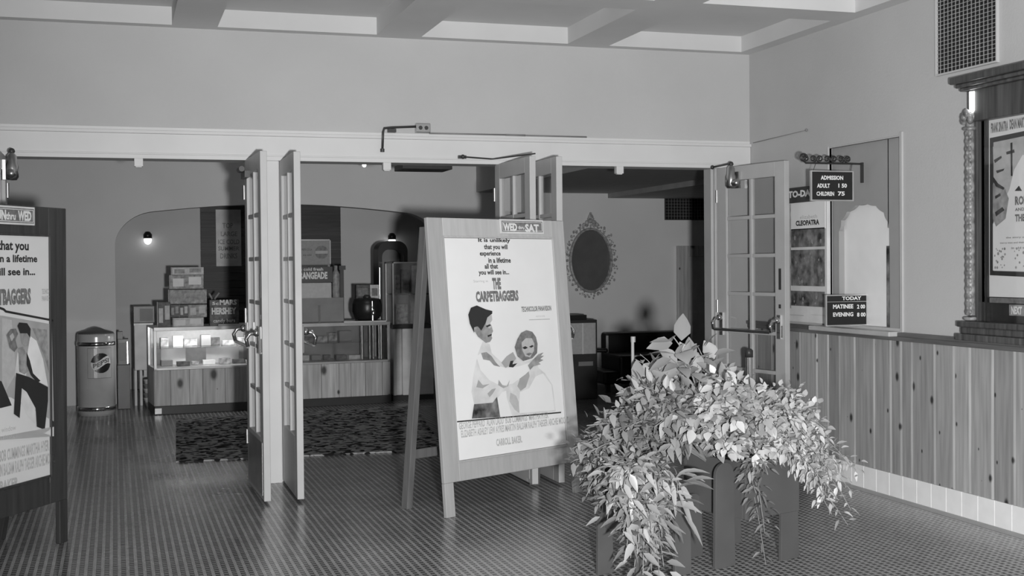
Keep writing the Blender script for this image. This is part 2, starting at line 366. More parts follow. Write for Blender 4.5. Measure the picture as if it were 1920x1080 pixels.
# ============================================================ french doors
def door(num, hinge, ang, label, side, bar=1, closer=None, bracket=False):
    """a leaf hung at hinge, opened toward the viewer; ang measured in the floor plane; side = which face carries the bar"""
    Wd, T, Z0, Z1 = .82, .045, .02, HB-.004
    h = V((hinge[0], hinge[1], 0)); d = V((math.cos(ang), math.sin(ang), 0)); nn = V((-d.y, d.x, 0))*side; up = V((0, 0, 1))
    r = thing('door_%d' % num, label, 'door', h, kind='structure')
    def bx(m, s0, s1, t0, t1, z0, z1): m.obox(h+d*s0+nn*t0+up*z0, d*(s1-s0), nn*(t1-t0), up*(z1-z0))
    f = MB(); t0, t1 = -T/2, T/2
    S = .115; gz0, gz1 = .43, 2.215
    bx(f, 0, S, t0, t1, Z0, Z1); bx(f, Wd-S, Wd, t0, t1, Z0, Z1); bx(f, S, Wd-S, t0, t1, gz1, Z1); bx(f, S, Wd-S, t0, t1, Z0, gz0)
    f.build('door_frame', 'door', r, bevel=.003)
    m = MB(); rows = 6; ph = (gz1-gz0)/rows
    for i in range(1, rows): bx(m, S-.001, Wd-S+.001, -.014, .014, gz0+ph*i-.014, gz0+ph*i+.014)
    bx(m, Wd/2-.015, Wd/2+.015, -.017, .017, gz0-.001, gz1+.001)
    m.build('glazing_bars', 'door', r, bevel=.003)
    gl = MB(); bx(gl, S, Wd-S, -.003, .003, gz0, gz1); gl.build('pane_glass', 'glass', r)
    k = MB(); bx(k, .06, Wd-.06, T/2, T/2+.002, .05, .40); plab(k.build('kick_plate', 'steel' if num != 4 else 'door', r), 'metal kick plate on the lower rail')
    hg = MB()
    for z in (.3, 1.17, 2.05): hg.cyl(h+up*z+nn*(T/2+.004), h+up*(z+.1)+nn*(T/2+.004), .011, n=10)
    hg.build('hinge', 'steel', r)
    if bar:
        b = MB(); zb = 1.04; o = T/2+.085; p = h+nn*o+up*zb
        b.cyl(p+d*.07, p+d*(Wd-.07), .012, n=12)
        b.build('push_bar', 'chrome', r)
        q = MB()
        for s_ in (.06, Wd-.06):
            bx(q, s_-.02, s_+.02, T/2, T/2+.016, zb-.05, zb+.13)
            q.tube([h+d*s_+nn*(T/2+.01)+up*(zb+.09), h+d*s_+nn*(o*.9)+up*(zb+.085), h+d*s_+nn*(o+.012)+up*(zb+.05), h+d*s_+nn*o+up*zb], .013, 8)
            q.ball(h+d*s_+nn*(T/2+.03)+up*(zb+.09), .026, n=10)
        q.build('bar_bracket', 'chrome', r)
    if num != 1:
        lk = MB(); bx(lk, Wd-.075, Wd-.035, T/2, T/2+.006, 1.0, 1.09); bx(lk, Wd-.07, Wd-.045, T/2, T/2+.004, 1.36, 1.52); bx(lk, Wd-.068, Wd-.048, T/2, T/2+.006, 1.22, 1.25); lk.build('lock_plate', 'dark', r)
    if closer:
        c = MB(); s_ = closer; p = h+d*s_+nn*(T/2+.055)+up*2.24
        c.lathe(p, [(.03, -.09), (.042, -.07), (.042, 0), (.034, .02), (.03, .07), (.018, .085), (.012, .1)], 16)
        c.cyl(p+d*.05+up*(-.05)-d*.05, p+d*.06+up*(-.05), .028, n=12); c.ball(p+d*.065-up*.05, .03, n=10)
        bx(c, s_-.05, s_+.05, T/2, T/2+.02, 2.15, 2.28)
        co = c.build('door_closer', 'steel', r)
        a = MB(); q0 = p+up*.1; q1 = h+d*(s_-.26)+nn*.06+up*2.335
        a.tube([q0, q0+up*.005, q1], .008, 6); a.ball(q1, .018, n=8); a.ball(q0, .022, n=8); a.build('closer_arm', 'dark', co)
    if bracket:
        c = MB(); bx(c, .08, .30, T/2, T/2+.035, 2.19, 2.235); c.cyl(h+d*.12+nn*(T/2+.05)+up*2.25, h+d*.26+nn*(T/2+.05)+up*2.25, .02, n=10)
        c.build('door_closer', 'dark', r)
    return r
dn = math.radians
door(1, (-.715, D+.0), dn(-90), 'glazed white double-door leaf at the left jamb above the dark poster easel', 1, closer=.3)
door(2, (.915, D), dn(-88.5), 'many-paned white door leaf opened toward us, its push bar over the counter, left of its pair', -1, bracket=True)
door(3, (1.162, D), dn(-90.5), 'narrow-looking opened door leaf right of the white post in front of the counter', 1)
door(4, (2.79, D), dn(-89.5), 'opened door leaf whose top rises behind the left of the bright easel placard', -1)
door(5, (2.995, D), dn(-90), 'opened door leaf edge standing just right of the placard top, dark inside', 1)
door(6, (4.645, D-.03), dn(-79.5), 'glazed door folded back against the side wall beside the tall one-sheet board', -1, closer=.25)

# closer arm lying along the header over the second pair
r = MB(); a = onY(868, 294, D-.06); b_ = onY(920, 298, D-.06); c = onY(1003, 288, 8.45)
r.ball(a, .018, n=8).tube([a, b_, onY(925, 298, D-.1), c], .006, 6).box(a.x-.03, a.x+.03, D-.05, D-.019, a.z-.012, a.z+.012)
tag(r.build('door_holder_arm', 'dark'), 'thin dark hold-open arm fixed to the header beside the bright placard', 'door holder')

# outlet box, conduit and wire on the front wall
p = onY(791, 241, D); o = thing('outlet_box', 'metal outlet box with two sockets on the wall above the header', 'outlet', (p.x, D, p.z))
MB().box(p.x-.055, p.x+.055, D-.05, D-.001, p.z-.034, p.z+.034).build('box_cover', 'steel', o, bevel=.004)
for s_ in (-.022, .022):
    MB().cyl((p.x+s_, D-.054, p.z), (p.x+s_, D-.049, p.z), .015, n=16).build('socket', 'ink', o)
a = onY(735, 239, D-.03); b_ = onY(718, 243, D-.05); c = onY(717, 282, D-.05)
r = MB().tube([V((p.x-.05, D-.03, p.z+.01)), a, V((b_.x+.01, D-.05, b_.z+.01)), V((b_.x, D-.055, b_.z-.02)), c], .009, 8).cyl(c+V((0, 0, .012)), c-V((0, 0, .012)), .016, n=10)
r.box(a.x-.03, a.x+.03, D-.04, D-.001, a.z-.035, a.z-.01)
tag(r.build('bent_conduit', 'dark'), 'bent dark conduit pipe hooking down over the white header', 'pipe')
r = MB()
for q in ((805, 250, 953, 253), (980, 254, 1100, 257)):
    a = onY(q[0], q[1], D-.045); b_ = onY(q[2], q[3], D-.045); r.tube([a, b_], .006, 5)
r.tube([onY(948, 253, D-.045), onY(985, 254, D-.045)], .0075, 5)
tag(r.build('surface_wire', 'mid'), 'thin cable running along the top moulding of the header', 'wire')
# thin line of wire and little hook on the right wall
a = onX(1412, 268, XR-.008); b_ = onX(1512, 244, XR-.008)
tag(MB().tube([a, b_], .003, 5).ball(b_, .012, n=8).ball(b_+V((-.01, -.015, 0)), .008, n=8).build('wall_wire', 'mid'), 'thin wire stretched to a small hook high on the side wall', 'wire')

# ============================================================ easels
def frame_axes(th, be):
    d = V((math.cos(th), math.sin(th), 0)); n = V((-math.sin(th), math.cos(th), 0))
    return d, V((0, 0, math.cos(be)))+n*math.sin(be), n
class Board:
    def __init__(s, P, th, be): s.P = P; s.d, s.u, s.nb = frame_axes(th, be); s.n = s.d.cross(s.u); s.off = 0   # n points to the viewer
    def at(s, a, b, o=0.): return s.P+s.d*a+s.u*b+s.n*(o)
    def uv(s, px, py, o=0.):
        dr = ray(px, py); t = ((s.P+s.n*o-CAM).dot(s.n))/dr.dot(s.n); q = CAM+dr*t-s.P; return q.dot(s.d), q.dot(s.u)
    def bar(s, m, a0, a1, b0, b1, o0, o1): m.obox(s.at(a0, b0, o0), s.d*(a1-a0), s.u*(b1-b0), s.n*(o1-o0))
    def shape(s, m, pts, o): m.poly([s.at(*s.uv(x, y, o), o) for x, y in pts])
    def text(s, m, txt, x0, y0, x1, y1, o, off=.03):
        """text whose lower left sits at px x0,y1 and whose right end reaches x1"""
        a0, b0 = s.uv(x0, y1, o); a1, _ = s.uv(x1, y1, o); _, b1 = s.uv(x0, y0, o); m.text(txt, s.at(a0, b0, o), s.d, s.u, a1-a0, b1-b0, off)
def easel(B, Wd, L, Lb, fw, m, mback, label, leglen=.42, back=True):
    r = thing('poster_easel', label, 'easel', B.P)
    f = MB(); T = .03
    B.bar(f, 0, fw, Lb, L, -T, 0); B.bar(f, Wd-fw, Wd, Lb, L, -T, 0); B.bar(f, fw, Wd-fw, L-fw, L, -T, 0); B.bar(f, fw, Wd-fw, Lb, Lb+fw, -T, 0)
    f.build('frame', m, r, bevel=.004)
    i_ = MB(); e = .012
    B.bar(i_, fw-e, fw, Lb+fw-e, L-fw+e, 0, .009); B.bar(i_, Wd-fw, Wd-fw+e, Lb+fw-e, L-fw+e, 0, .009); B.bar(i_, fw, Wd-fw, L-fw, L-fw+e, 0, .009); B.bar(i_, fw, Wd-fw, Lb+fw-e, Lb+fw, 0, .009)
    i_.build('frame_moulding', m, r, bevel=.002)
    bk = MB(); B.bar(bk, fw-.01, Wd-fw+.01, Lb+fw-.01, L-fw+.01, -T+.004, -.012); bk.build('backing_board', mback, r)
    for a in (0, Wd-.075):
        l = MB(); B.bar(l, a, a+.075, 0.0, Lb, -T, 0); l.build('leg', m, r, bevel=.004)
    for a in (.012, Wd-.06):
        l = MB(); top = B.at(a, L*.97, -T-.002); foot = V(B.at(a, 0, 0)); foot.z = 0; foot = foot+B.nb*leglen; top2 = top+B.nb*.03
        l.obox(foot, B.d*.045, B.nb*.06, (top-foot)); l.build('leg', mback, r, bevel=.003)
    c = MB(); k = .36; q0 = V(B.at(.03, 0, 0)); q0.z = 0
    for z in (.33,):
        t_ = z/L; p = (q0+B.nb*leglen)*(1-t_)+V(B.at(.03, L*.97, -T))*t_; c.obox(p+B.nb*.03, B.d*(Wd-.08), B.nb*.02, V((0, 0, .06)))
    c.build('stretcher', mback, r, bevel=.003)
    return r
# bright easel in the middle
BR = Board(V((1.934, 7.487, 0)), dn(26.84), dn(5.0)); WR, LR = 1.245, 1.873
easel(BR, WR, LR, .212, .127, 'easel', 'easelback', 'tall pale-framed A-frame placard easel with the man and blonde woman poster', leglen=.40)
pb = thing('movie_poster', 'large white movie poster of a man and blonde woman in the bright easel', 'poster', BR.at(.13, .33))
pp = MB(); BR.bar(pp, .129, WR-.129, .212+.129, LR-.129, -.011, -.002); pp.build('sheet', 'paper', pb)
o = .0
t = MB()
for s_, x0, y0, x1, y1 in (('It is unlikely', 897, 446, 957, 456), ('that you will', 908, 458, 952, 470), ('experience', 900, 471, 939, 482), ('in a lifetime', 916, 483, 958, 493), ('all that', 909, 494.5, 934, 504), ('you will see in...', 898, 506, 955, 518)):
    t = MB(); BR.text(t, s_, x0, y0, x1, y1, o); t.build('tagline', 'ink', pb)
t = MB(); BR.text(t, 'THE', 924, 521, 940, 543, o, .06); t.build('title', 'inkg', pb); t = MB(); BR.text(t, 'CARPETBAGGERS', 893, 546, 973, 567, o, .06); t.build('title', 'inkg', pb); t = MB(); BR.text(t, 'TECHNICOLOR PANAVISION', 978, 575, 1034, 585, o, .03)
t.build('format_line', 'inkg', pb)
t = MB(); BR.text(t, 'Starring in', 888, 525, 915, 531, o, 0); t.build('small_line', 'inkl', pb); t = MB()
BR.shape(t, [(992, 599), (1031, 597.6), (1031, 599), (992, 600.4)], o); t.build('thin_rule', 'inkl', pb); t = MB(); BR.text(t, 'FROM THE NOVEL', 1005, 592, 1022, 595, o, 0); t.build('small_line', 'inkl', pb); t = MB()
BR.text(t, 'GEORGE PEPPARD  ALAN LADD  BOB CUMMINGS  MARTHA HYER', 861, 792, 1030, 806, o, .03); t.build('credits', 'inkl', pb); t = MB()
BR.text(t, 'ELIZABETH ASHLEY LEW AYRES MARTIN BALSAM RALPH TAEGER ARCHIE MOORE', 865, 807, 1068, 821, o, .03); t.build('credits', 'inkl', pb); t = MB()
BR.text(t, 'CARROLL BAKER.', 931, 823, 980, 837, o, .04)
t.build('credits', 'inkl', pb)
t = MB(); BR.shape(t, [(857, 789.5), (1052, 772), (1052, 774.5), (857, 792)], o); t.build('rule_line', 'ink', pb)
# printed figures, simple and generic
def fig(m, items, B, o):
    for k, (mm, nm, pts) in enumerate(items):
        q = MB(); B.shape(q, pts, o+.0004*k); q.build(nm, mm, m)
fig(pb, [
 ('shirt', 'printed_torso', [(905, 640), (896, 664), (888, 700), (884, 735), (889, 758), (924, 755), (935, 744), (942, 735), (962, 728), (985, 705), (1000, 690), (1002, 680), (980, 683), (955, 688), (945, 684), (922, 662), (918, 645)]),
 ('shirt', 'printed_gown', [(950, 745), (960, 779), (1042, 771), (1036, 722), (1022, 700), (1010, 690), (1004, 672), (985, 678), (966, 668), (956, 690), (948, 715)]),
 ('paper', 'printed_gown_light', [(975, 735), (972, 775), (1040, 769), (1034, 722), (1018, 700), (1004, 706), (992, 728)]),
 ('inkl', 'printed_fold', [(957, 736), (955, 752), (965, 768), (974, 775), (973, 755), (968, 742)]),
 ('inkb', 'printed_arm', [(977, 697), (990, 690), (993, 705), (986, 726), (976, 733), (970, 724), (974, 712)]),
 ('paper', 'printed_sleeve', [(893, 668), (901, 694), (918, 713), (940, 724), (962, 719), (985, 702), (998, 690), (994, 680), (972, 687), (950, 690), (934, 686), (915, 672), (902, 662)]),
 ('inkb', 'printed_fold', [(897, 712), (905, 722), (918, 720), (905, 728), (893, 726)]),
 ('inkb', 'printed_fold', [(914, 738), (922, 730), (930, 728), (924, 738), (918, 745)]),
 ('inkb', 'printed_cuff', [(935, 712), (942, 722), (950, 724), (956, 712), (953, 724), (944, 728), (934, 722)]),
 ('skin', 'printed_hand', [(902, 662), (912, 660), (922, 668), (930, 680), (938, 688), (926, 685), (918, 676), (906, 674)]),
 ('inkb', 'printed_neck', [(940, 680), (950, 668), (962, 660), (968, 672), (960, 682), (948, 690)]),
 ('ink', 'printed_collar', [(954, 688), (957, 677), (963, 676), (961, 683), (970, 681), (962, 689)]),
 ('skin', 'printed_face', [(888, 617), (896, 631), (911, 643), (919, 641), (923, 634), (921, 628), (924.5, 621), (922, 612), (918, 606), (919, 596), (914, 594), (905, 600)]),
 ('inkl', 'printed_cheek', [(914, 594), (922, 590), (923, 600), (919, 606), (923, 613), (917, 616), (911, 608)]),
 ('ink', 'printed_brow', [(911, 611), (918, 608), (921, 610), (913, 614)]),
 ('ink', 'printed_mouth', [(914, 629), (922, 626), (922, 629), (915, 632)]),
 ('ink', 'printed_hair', [(878, 590), (883, 577), (894, 572.6), (911, 580), (923, 583), (923, 588), (914, 595), (910, 607), (902.5, 620), (896, 612), (891, 613.5), (889, 624), (881, 607)]),
 ('inkm', 'printed_ear', [(889, 614), (894, 612), (897, 619), (893, 625), (889, 621)]),
 ('inkg', 'printed_blonde_hair', [(965, 651), (970, 636), (977, 624), (987, 619), (998, 622), (1005, 632), (1008, 645), (1007, 662), (998, 672), (981, 677), (970, 668)]),
 ('inkl', 'printed_blonde_face', [(978, 642), (986, 634), (997, 634), (1002, 644), (1001, 658), (994, 670), (985, 668), (979, 656)]),
 ('ink', 'printed_eye', [(979, 652), (985, 649), (990, 652), (984, 655)]),
 ('ink', 'printed_eye', [(992, 650), (998, 647), (1001, 649), (996, 652)]),
 ('inkg', 'printed_mouth', [(986, 664), (993, 661), (998, 663), (992, 667)]),
 ('skin', 'printed_fingers', [(990, 685), (1000, 674), (1010, 664), (1019, 661), (1014, 667), (1020, 667), (1013, 673), (1019, 675), (1010, 680), (1014, 683), (1000, 687), (994, 694)]),
 ('photo', 'printed_trousers', [(885, 785), (889, 758), (924, 755), (932, 744), (938, 782)]),
], BR, .0003)
sg = thing('day_sign', 'small framed WED to SAT card fixed on top of the bright easel', 'sign', BR.at(*BR.uv(976, 425)))
q = MB(); a0, b0 = BR.uv(937, 438); a1, b1 = BR.uv(1016, 413); BR.bar(q, a0, a1, b0, b1, .001, .012); q.build('card', 'light', sg, bevel=.002)
q = MB(); BR.bar(q, a0+.012, a1-.012, b0+.012, b1-.012, .012, .0135); q.build('dark_field', 'inkg', sg)
q = MB(); BR.text(q, 'WED', 944, 418, 970, 433, .0145, .05); BR.text(q, 'SAT', 985, 420, 1011, 435, .0145, .05); BR.text(q, 'thru', 972, 423, 983, 430, .0145, .02); q.build('lettering', 'white', sg)
for k in (.02, .03):
    q = MB(); w_ = .003; A0, A1, B0, B1 = a0+k, a1-k, b0+k*.6, b1-k*.6
q = MB()
for k in (.018,):
    A0, A1, B0, B1 = a0+k, a1-k, b0+k, b1-k
    for bb in ((A0, A1, B0, B0+.003), (A0, A1, B1-.003, B1), (A0, A0+.003, B0, B1), (A1-.003, A1, B0, B1)): BR.bar(q, *bb, .0135, .0145)
q.build('border_line', 'white', sg)

# dark easel on the near left
dL, uL, nL = frame_axes(dn(58), dn(-.6)); PR_ = V((-.279, 7.601, 0)); WL, LL, LbL = 1.245, 1.907, .246
BL = Board(PR_-dL*WL, dn(58), dn(-.6))
easel(BL, WL, LL, LbL, .165, 'easeldark', 'easeldark', 'dark-stained A-frame poster easel standing at the very left, seen at an angle', leglen=.40)
# dark easel's poster
pl_ = thing('movie_poster', 'large movie poster in the dark easel, a dark-haired man embracing a woman', 'poster', BL.at(.13, .4))
a1, b0 = BL.uv(106, 905); _, b1 = BL.uv(98, 433)
q = MB(); BL.bar(q, .160, WL-.163, LbL+.12, LL-.150, -.0115, -.002); q.build('sheet', 'paperg', pl_)
t = MB()
def tl(s_, x0, y0, x1, y1, off=.03): BL.text(t, s_, x0, y0, x1, y1, 0, off)
def right_text(m, txt, xr, y0, y1, wm, off=.03):
    """text ending at px xr, wm metres wide on the board"""
    a1, b0 = BL.uv(xr, y1); _, b1 = BL.uv(xr, y0); m.text(txt, BL.at(a1-wm, b0, 0), BL.d, BL.u, wm, b1-b0, off)
right_text(t, 'It is unlikely that you', 54, 452, 475, .66); t.build('tagline', 'ink', pl_); t = MB(); right_text(t, 'will experience in a lifetime', 70, 478, 496, .80); t.build('tagline', 'ink', pl_); t = MB(); right_text(t, 'all that you will see in...', 66, 502, 520, .74)
t.build('tagline', 'ink', pl_)
t = MB(); right_text(t, 'THE CARPETBAGGERS', 58, 540, 570, .56, .06); t.build('title', 'inkg', pl_)
t = MB(); right_text(t, 'TECHNICOLOR', 97, 541, 551, .09, .03); right_text(t, 'PANAVISION', 96, 554, 564, .085, .03)
right_text(t, 'GEORGE PEPPARD ALAN LADD BOB CUMMINGS MARTHA HYER', 92, 824, 845, .86, .03); right_text(t, 'ELIZABETH ASHLEY LEW AYRES MARTIN BALSAM RALPH TAEGER ARCHIE MOORE', 103, 846, 868, .9, .03); right_text(t, 'CARROLL BAKER.', 36, 893, 913, .4, .04)
t.build('credits', 'inkl', pl_)
t = MB(); BL.shape(t, [(-40, 560), (8, 578), (12, 582), (100, 599), (100, 603), (10, 586), (6, 582), (-40, 566)], 0); t.build('rule_line', 'ink', pl_)
fig(pl_, [
 ('inkb', 'printed_backdrop', [(-60, 585), (5, 592), (97, 608), (101, 790), (20, 745), (-60, 735)]),
 ('inkl', 'printed_wall', [(4, 596), (22, 600), (30, 700), (10, 735), (4, 720)]),
 ('inkm', 'printed_drape', [(60, 615), (88, 618), (92, 700), (84, 672), (72, 642)]),
 ('ink', 'printed_shadow', [(-60, 690), (3, 715), (22, 760), (2, 765), (-60, 770)]),
 ('shirt', 'printed_gown', [(33, 660), (28, 700), (38, 752), (50, 776), (66, 796), (66, 760), (48, 726), (50, 690)]),
 ('ink', 'printed_trousers', [(30, 699), (55, 707), (90, 726), (90, 752), (84, 806), (69, 800), (67, 766), (50, 735), (41, 728), (37, 784), (26, 776)]),
 ('white', 'printed_shirt', [(56.6, 630), (68.6, 639), (80.6, 673), (90, 724.6), (68.6, 714), (56.6, 690), (51.4, 663)]),
 ('inkm', 'printed_back', [(34, 652), (44, 650), (51, 670), (54, 695), (46, 702), (36, 697)]),
 ('ink', 'printed_hand', [(50, 660), (56, 676), (62, 700), (76, 714), (70, 718), (58, 704), (50, 684)]),
 ('skin', 'printed_face', [(38, 625), (46, 622), (56, 634), (53, 649), (47, 650), (41, 644)]),
 ('inkg', 'printed_light_hair', [(12, 628), (20, 617), (30, 616), (34, 626), (29, 638), (33, 652), (27, 660), (18, 652)]),
 ('inkl', 'printed_curl', [(18, 630), (24, 624), (27, 632), (22, 640)]),
 ('ink', 'printed_hair', [(32.6, 611), (36, 604.6), (51, 606), (57.6, 616.6), (56.6, 633.7), (51, 625), (37.7, 625)]),
 ('paperg', 'printed_note', [(-60, 760), (8, 774), (60, 806), (101, 818), (101, 800), (70, 822), (-60, 830)]),
], BL, .0003)
t = MB(); BL.text(t, 'ask at window', -20, 806, 30, 816, .006, 0); BL.text(t, 'for next feature', -20, 822, 30, 830, .006, 0); t.build('note_lettering', 'inkl', pl_)
sg = thing('day_sign', 'small framed THRU WED card fixed on top of the dark easel', 'sign', BL.at(*BL.uv(20, 405)))
a1, b0 = BL.uv(62, 423); _, b1 = BL.uv(62, 389); a0 = a1-.37
q = MB(); BL.bar(q, a0, a1, b0, b1, .001, .012); q.build('card', 'light', sg, bevel=.002)
q = MB(); BL.bar(q, a0+.01, a1-.01, b0+.01, b1-.01, .012, .0135); q.build('dark_field', 'inkg', sg)
q = MB(); hgt = b1-b0
q.text('WED', BL.at(a1-.15, b0+hgt*.22, .0145), BL.d, BL.u, .115, hgt*.55, .05); q.text('thru', BL.at(a1-.25, b0+hgt*.25, .0145), BL.d, BL.u, .08, hgt*.4, .03); q.text('SUN', BL.at(a0+.02, b0+hgt*.22, .0145), BL.d, BL.u, .1, hgt*.55, .05)
q.build('lettering', 'white', sg)
q = MB(); A0, A1, B0, B1 = a0+.016, a1-.016, b0+.016, b1-.016
for bb in ((A0, A1, B0, B0+.003), (A0, A1, B1-.003, B1), (A0, A0+.003, B0, B1), (A1-.003, A1, B0, B1)): BL.bar(q, *bb, .0135, .0145)
q.build('border_line', 'white', sg)

# ============================================================ right wall: ticket window, boards, signs, vent, showcase
def wt(m, txt, px0, py0, px1, py1, X, off=.02):
    """lettering on a plane x = X (read from the room side)"""
    a = onX(px0, py1, X); b_ = onX(px1, py1, X); c = onX(px0, py0, X); m.text(txt, V((X, a.y, a.z)), V((0, -1, 0)), V((0, 0, 1)), a.y-b_.y, c.z-a.z, off)
def wbox(m, px0, py0, px1, py1, X, t0, t1):
    a = onX(px0, py0, X); b_ = onX(px1, py1, X); m.box(X-t1, X-t0, b_.y, a.y, b_.z, a.z)
# ticket window panel with scalloped arch
tw = thing('window_1', 'ticket window with scalloped arch in the side wall', 'window', (XR, TY1, TZ0), kind='structure')
xs = XR+.02; ycen = (onX(1573, 440, xs).y+onX(1668, 440, xs).y)/2; hw = (onX(1573, 440, xs).y-onX(1668, 440, xs).y)/2
ztop = onX(1620, 381, xs).z; zsp = onX(1600, 432, xs).z
arc = []
for i in range(0, 89):
    tt = math.pi*i/88; rr = 1-.06*abs(math.sin(tt*7.5))**.7
    arc.append((ycen+math.cos(tt)*hw*(rr if 0 < i < 88 else 1), zsp+math.sin(tt)*(ztop-zsp)*rr))
p_ = MB()
pts = arc
for i in range(88):
    (y0, z0), (y1, z1) = pts[i], pts[i+1]
    Y0 = TY1 if False else y0
    p_.add([(xs, y0, z0), (xs, y1, z1), (xs, y1, TZ1), (xs, y0, TZ1), (xs+.03, y0, z0), (xs+.03, y1, z1), (xs+.03, y1, TZ1), (xs+.03, y0, TZ1)], [(0, 1, 2, 3), (4, 7, 6, 5), (0, 4, 5, 1)])
ya, yb = ycen+hw, ycen-hw
p_.box(xs, xs+.03, ya, TY1, TZ0, TZ1); p_.box(xs, xs+.03, TY0, yb, TZ0, TZ1)
p_.build('arched_panel', 'surround', tw)
# frame
f = MB(); f.box(XR-.012, XR+.02, TY0-.03, TY0, TZ0-.04, TZ1+.03); f.box(XR-.012, XR+.02, TY1, TY1+.015, TZ0-.04, TZ1+.015); f.box(XR-.006, XR+.02, TY0, TY1, TZ1, TZ1+.012)
f.build('window_frame', 'door', tw, bevel=.003)
gl = MB(); gl.box(xs+.045, xs+.05, yb-.05, ya+.05, TZ0, ztop+.05); plab(gl.build('frosted_pane', 'frost', tw), 'pale frosted pane filling the arch')
rv = MB(); rv.box(xs+.03, xs+.045, yb-.006, yb, TZ0, zsp+.05); rv.box(xs+.03, xs+.045, ya, ya+.006, TZ0, zsp+.05); rv.build('reveal', 'surround', tw)
g = MB(); g.box(xs+.032, xs+.044, yb, yb+.085, TZ0+.0, TZ0+.55)
g.build('side_ornament', 'photo', tw)
si = MB(); si.box(XR-.11, XR+.1, TY0-.02, TY1+.12, TZ0-.05, TZ0-.018); si.build('window_sill', mat('sill_paint', .5, .4), tw, bevel=.006)

# tall board TO-DAY
tb = thing('poster_board', 'tall white-framed one-sheet board with three stills headed TO-DAY', 'poster board', onX(1476, 602, XR))
a = onX(1474, 362, XR-.03); b_ = onX(1552, 604, XR-.03)
Y1, Y0, Z1, Z0 = onX(1475, 480, XR-.03).y, onX(1551, 480, XR-.03).y, onX(1475, 378, XR-.03).z, onX(1475, 602, XR-.03).z
q = MB(); q.box(XR-.03, XR-.001, Y0, Y1, Z0, Z1); q.build('board', 'light', tb, bevel=.004)
def b1x(name, m, x0, y0, x1, y1, t1=.004, lab=None):
    q = MB(); wbox(q, x0, y0, x1, y1, XR-.03, 0.0005, t1); o = q.build(name, m, tb); return o
b1x('inner_edge', 'inkm', 1481.5, 383, 1484, 578); b1x('title_card', 'paper', 1484, 380, 1548, 428)
b1x('still', 'photo', 1484, 430, 1547, 462); b1x('still', 'photo', 1484, 469, 1547, 537); b1x('still', 'photo', 1484, 545, 1547, 576)
b1x('footer_line', 'ink', 1480, 590, 1507, 591.5); b1x('footer_line', 'ink', 1522, 590, 1547, 591.5)
q = MB(); wt(q, 'CLEOPATRA', 1492, 414, 1536, 424, XR-.035, .05); q.build('lettering', 'ink', tb)
q = MB(); wt(q, 'elizabeth', 1500, 404, 1532, 411, XR-.035, .0); q.build('small_lettering', 'inkl', tb)
# pale figures inside the stills (plain shapes)
q = MB(); random.seed(5)
for (x0, y0, x1, y1, nn_) in ((1486, 433, 1545, 461, 5), (1486, 472, 1545, 536, 11), (1486, 547, 1545, 575, 6)):
    for i in range(nn_):
        x = random.uniform(x0+3, x1-3); y_ = random.uniform(y0+3, y1-3); r_ = random.uniform(1.5, 4)
        c = onX(x, y_, XR-.0345); k = .0035*r_
        q.poly([(XR-.0345-.00005*i, c.y+math.cos(t_)*k, c.z+math.sin(t_)*k*1.3) for t_ in [2*math.pi*j/9 for j in range(9)]])
q.build('still_figures', 'inkm', tb)
hs = thing('header_sign', 'dark TO-DAY header card atop the tall one-sheet board', 'sign', onX(1476, 376, XR))
q = MB(); wbox(q, 1475, 354, 1530, 377, XR-.03, 0, .012); q.build('card', 'dark', hs, bevel=.002)
q = MB(); wt(q, 'TO-DAY', 1478, 359, 1528, 372, XR-.044, .05); q.build('lettering', 'white', hs)

# letter boards: both face the entrance
Yw = onX(1618, 300, XR).y
def letter_board(x0, y0, x1, y1, Y, label, rows, name='letter_board'):
    r = thing(name, label, 'sign', onY((x0+x1)/2, y1, Y))
    A = onY(x0, (y0+y1)/2, Y).x; B_ = onY(x1, (y0+y1)/2, Y).x; Zt = onY((x0+x1)/2, y0, Y).z; Zb = onY((x0+x1)/2, y1, Y).z
    w_ = .009
    MB().box(A+w_, B_-w_, Y, Y+.012, Zb+w_, Zt-w_).build('felt_panel', 'felt', r)
    f = MB(); f.box(A, A+w_, Y-.006, Y+.014, Zb, Zt).box(B_-w_, B_, Y-.006, Y+.014, Zb, Zt).box(A+w_, B_-w_, Y-.006, Y+.014, Zb, Zb+w_).box(A+w_, B_-w_, Y-.006, Y+.014, Zt-w_, Zt)
    f.build('frame', 'alu', r, bevel=.001)
    t = MB()
    for s_, a, b, c, d_ in rows:
        p = onY(a, d_, Y-.001); q = onY(c, d_, Y-.001); z = onY(a, b, Y-.001).z
        t = MB(); t.text(s_, V((p.x, Y-.001, p.z)), V((1, 0, 0)), V((0, 0, 1)), q.x-p.x, z-p.z, .035); t.build('lettering', 'white', r)
    return r, A, B_, Zt, Zb
Ya = Yw+.0
adm, A, B_, Zt, Zb = letter_board(1520, 320, 1600, 377, Yw, 'hanging black letter board of admission prices below an iron scroll', [('ADMISSION', 1539, 329, 1581, 337), ('ADULT', 1532, 344, 1556, 352), ('1 50', 1572, 344, 1588, 352), ('CHILDREN', 1531, 359, 1564, 367), ('75', 1571, 359, 1584, 367)])
td = letter_board(1548, 552, 1645, 611, 7.6, 'black TODAY letter board with matinee and evening times standing on the ticket sill', [('TODAY', 1579, 556, 1615, 563), ('MATINEE', 1562, 571, 1600, 579), ('2 00', 1607, 571, 1622, 579), ('EVENING', 1562, 586, 1600, 594), ('8 00', 1607, 586, 1623, 594)])
q = MB(); p = onY(1550, 566, 7.598); p2 = onY(1643, 566, 7.598); q.box(p.x, p2.x, 7.5965, 7.6, p.z-.003, p.z); q.build('divider', 'alu', td[0])
br = thing('sign_bracket', 'wrought iron scroll arm on the side wall carrying the admission board', 'bracket', (XR, Yw, onY(1600, 306, Yw).z))
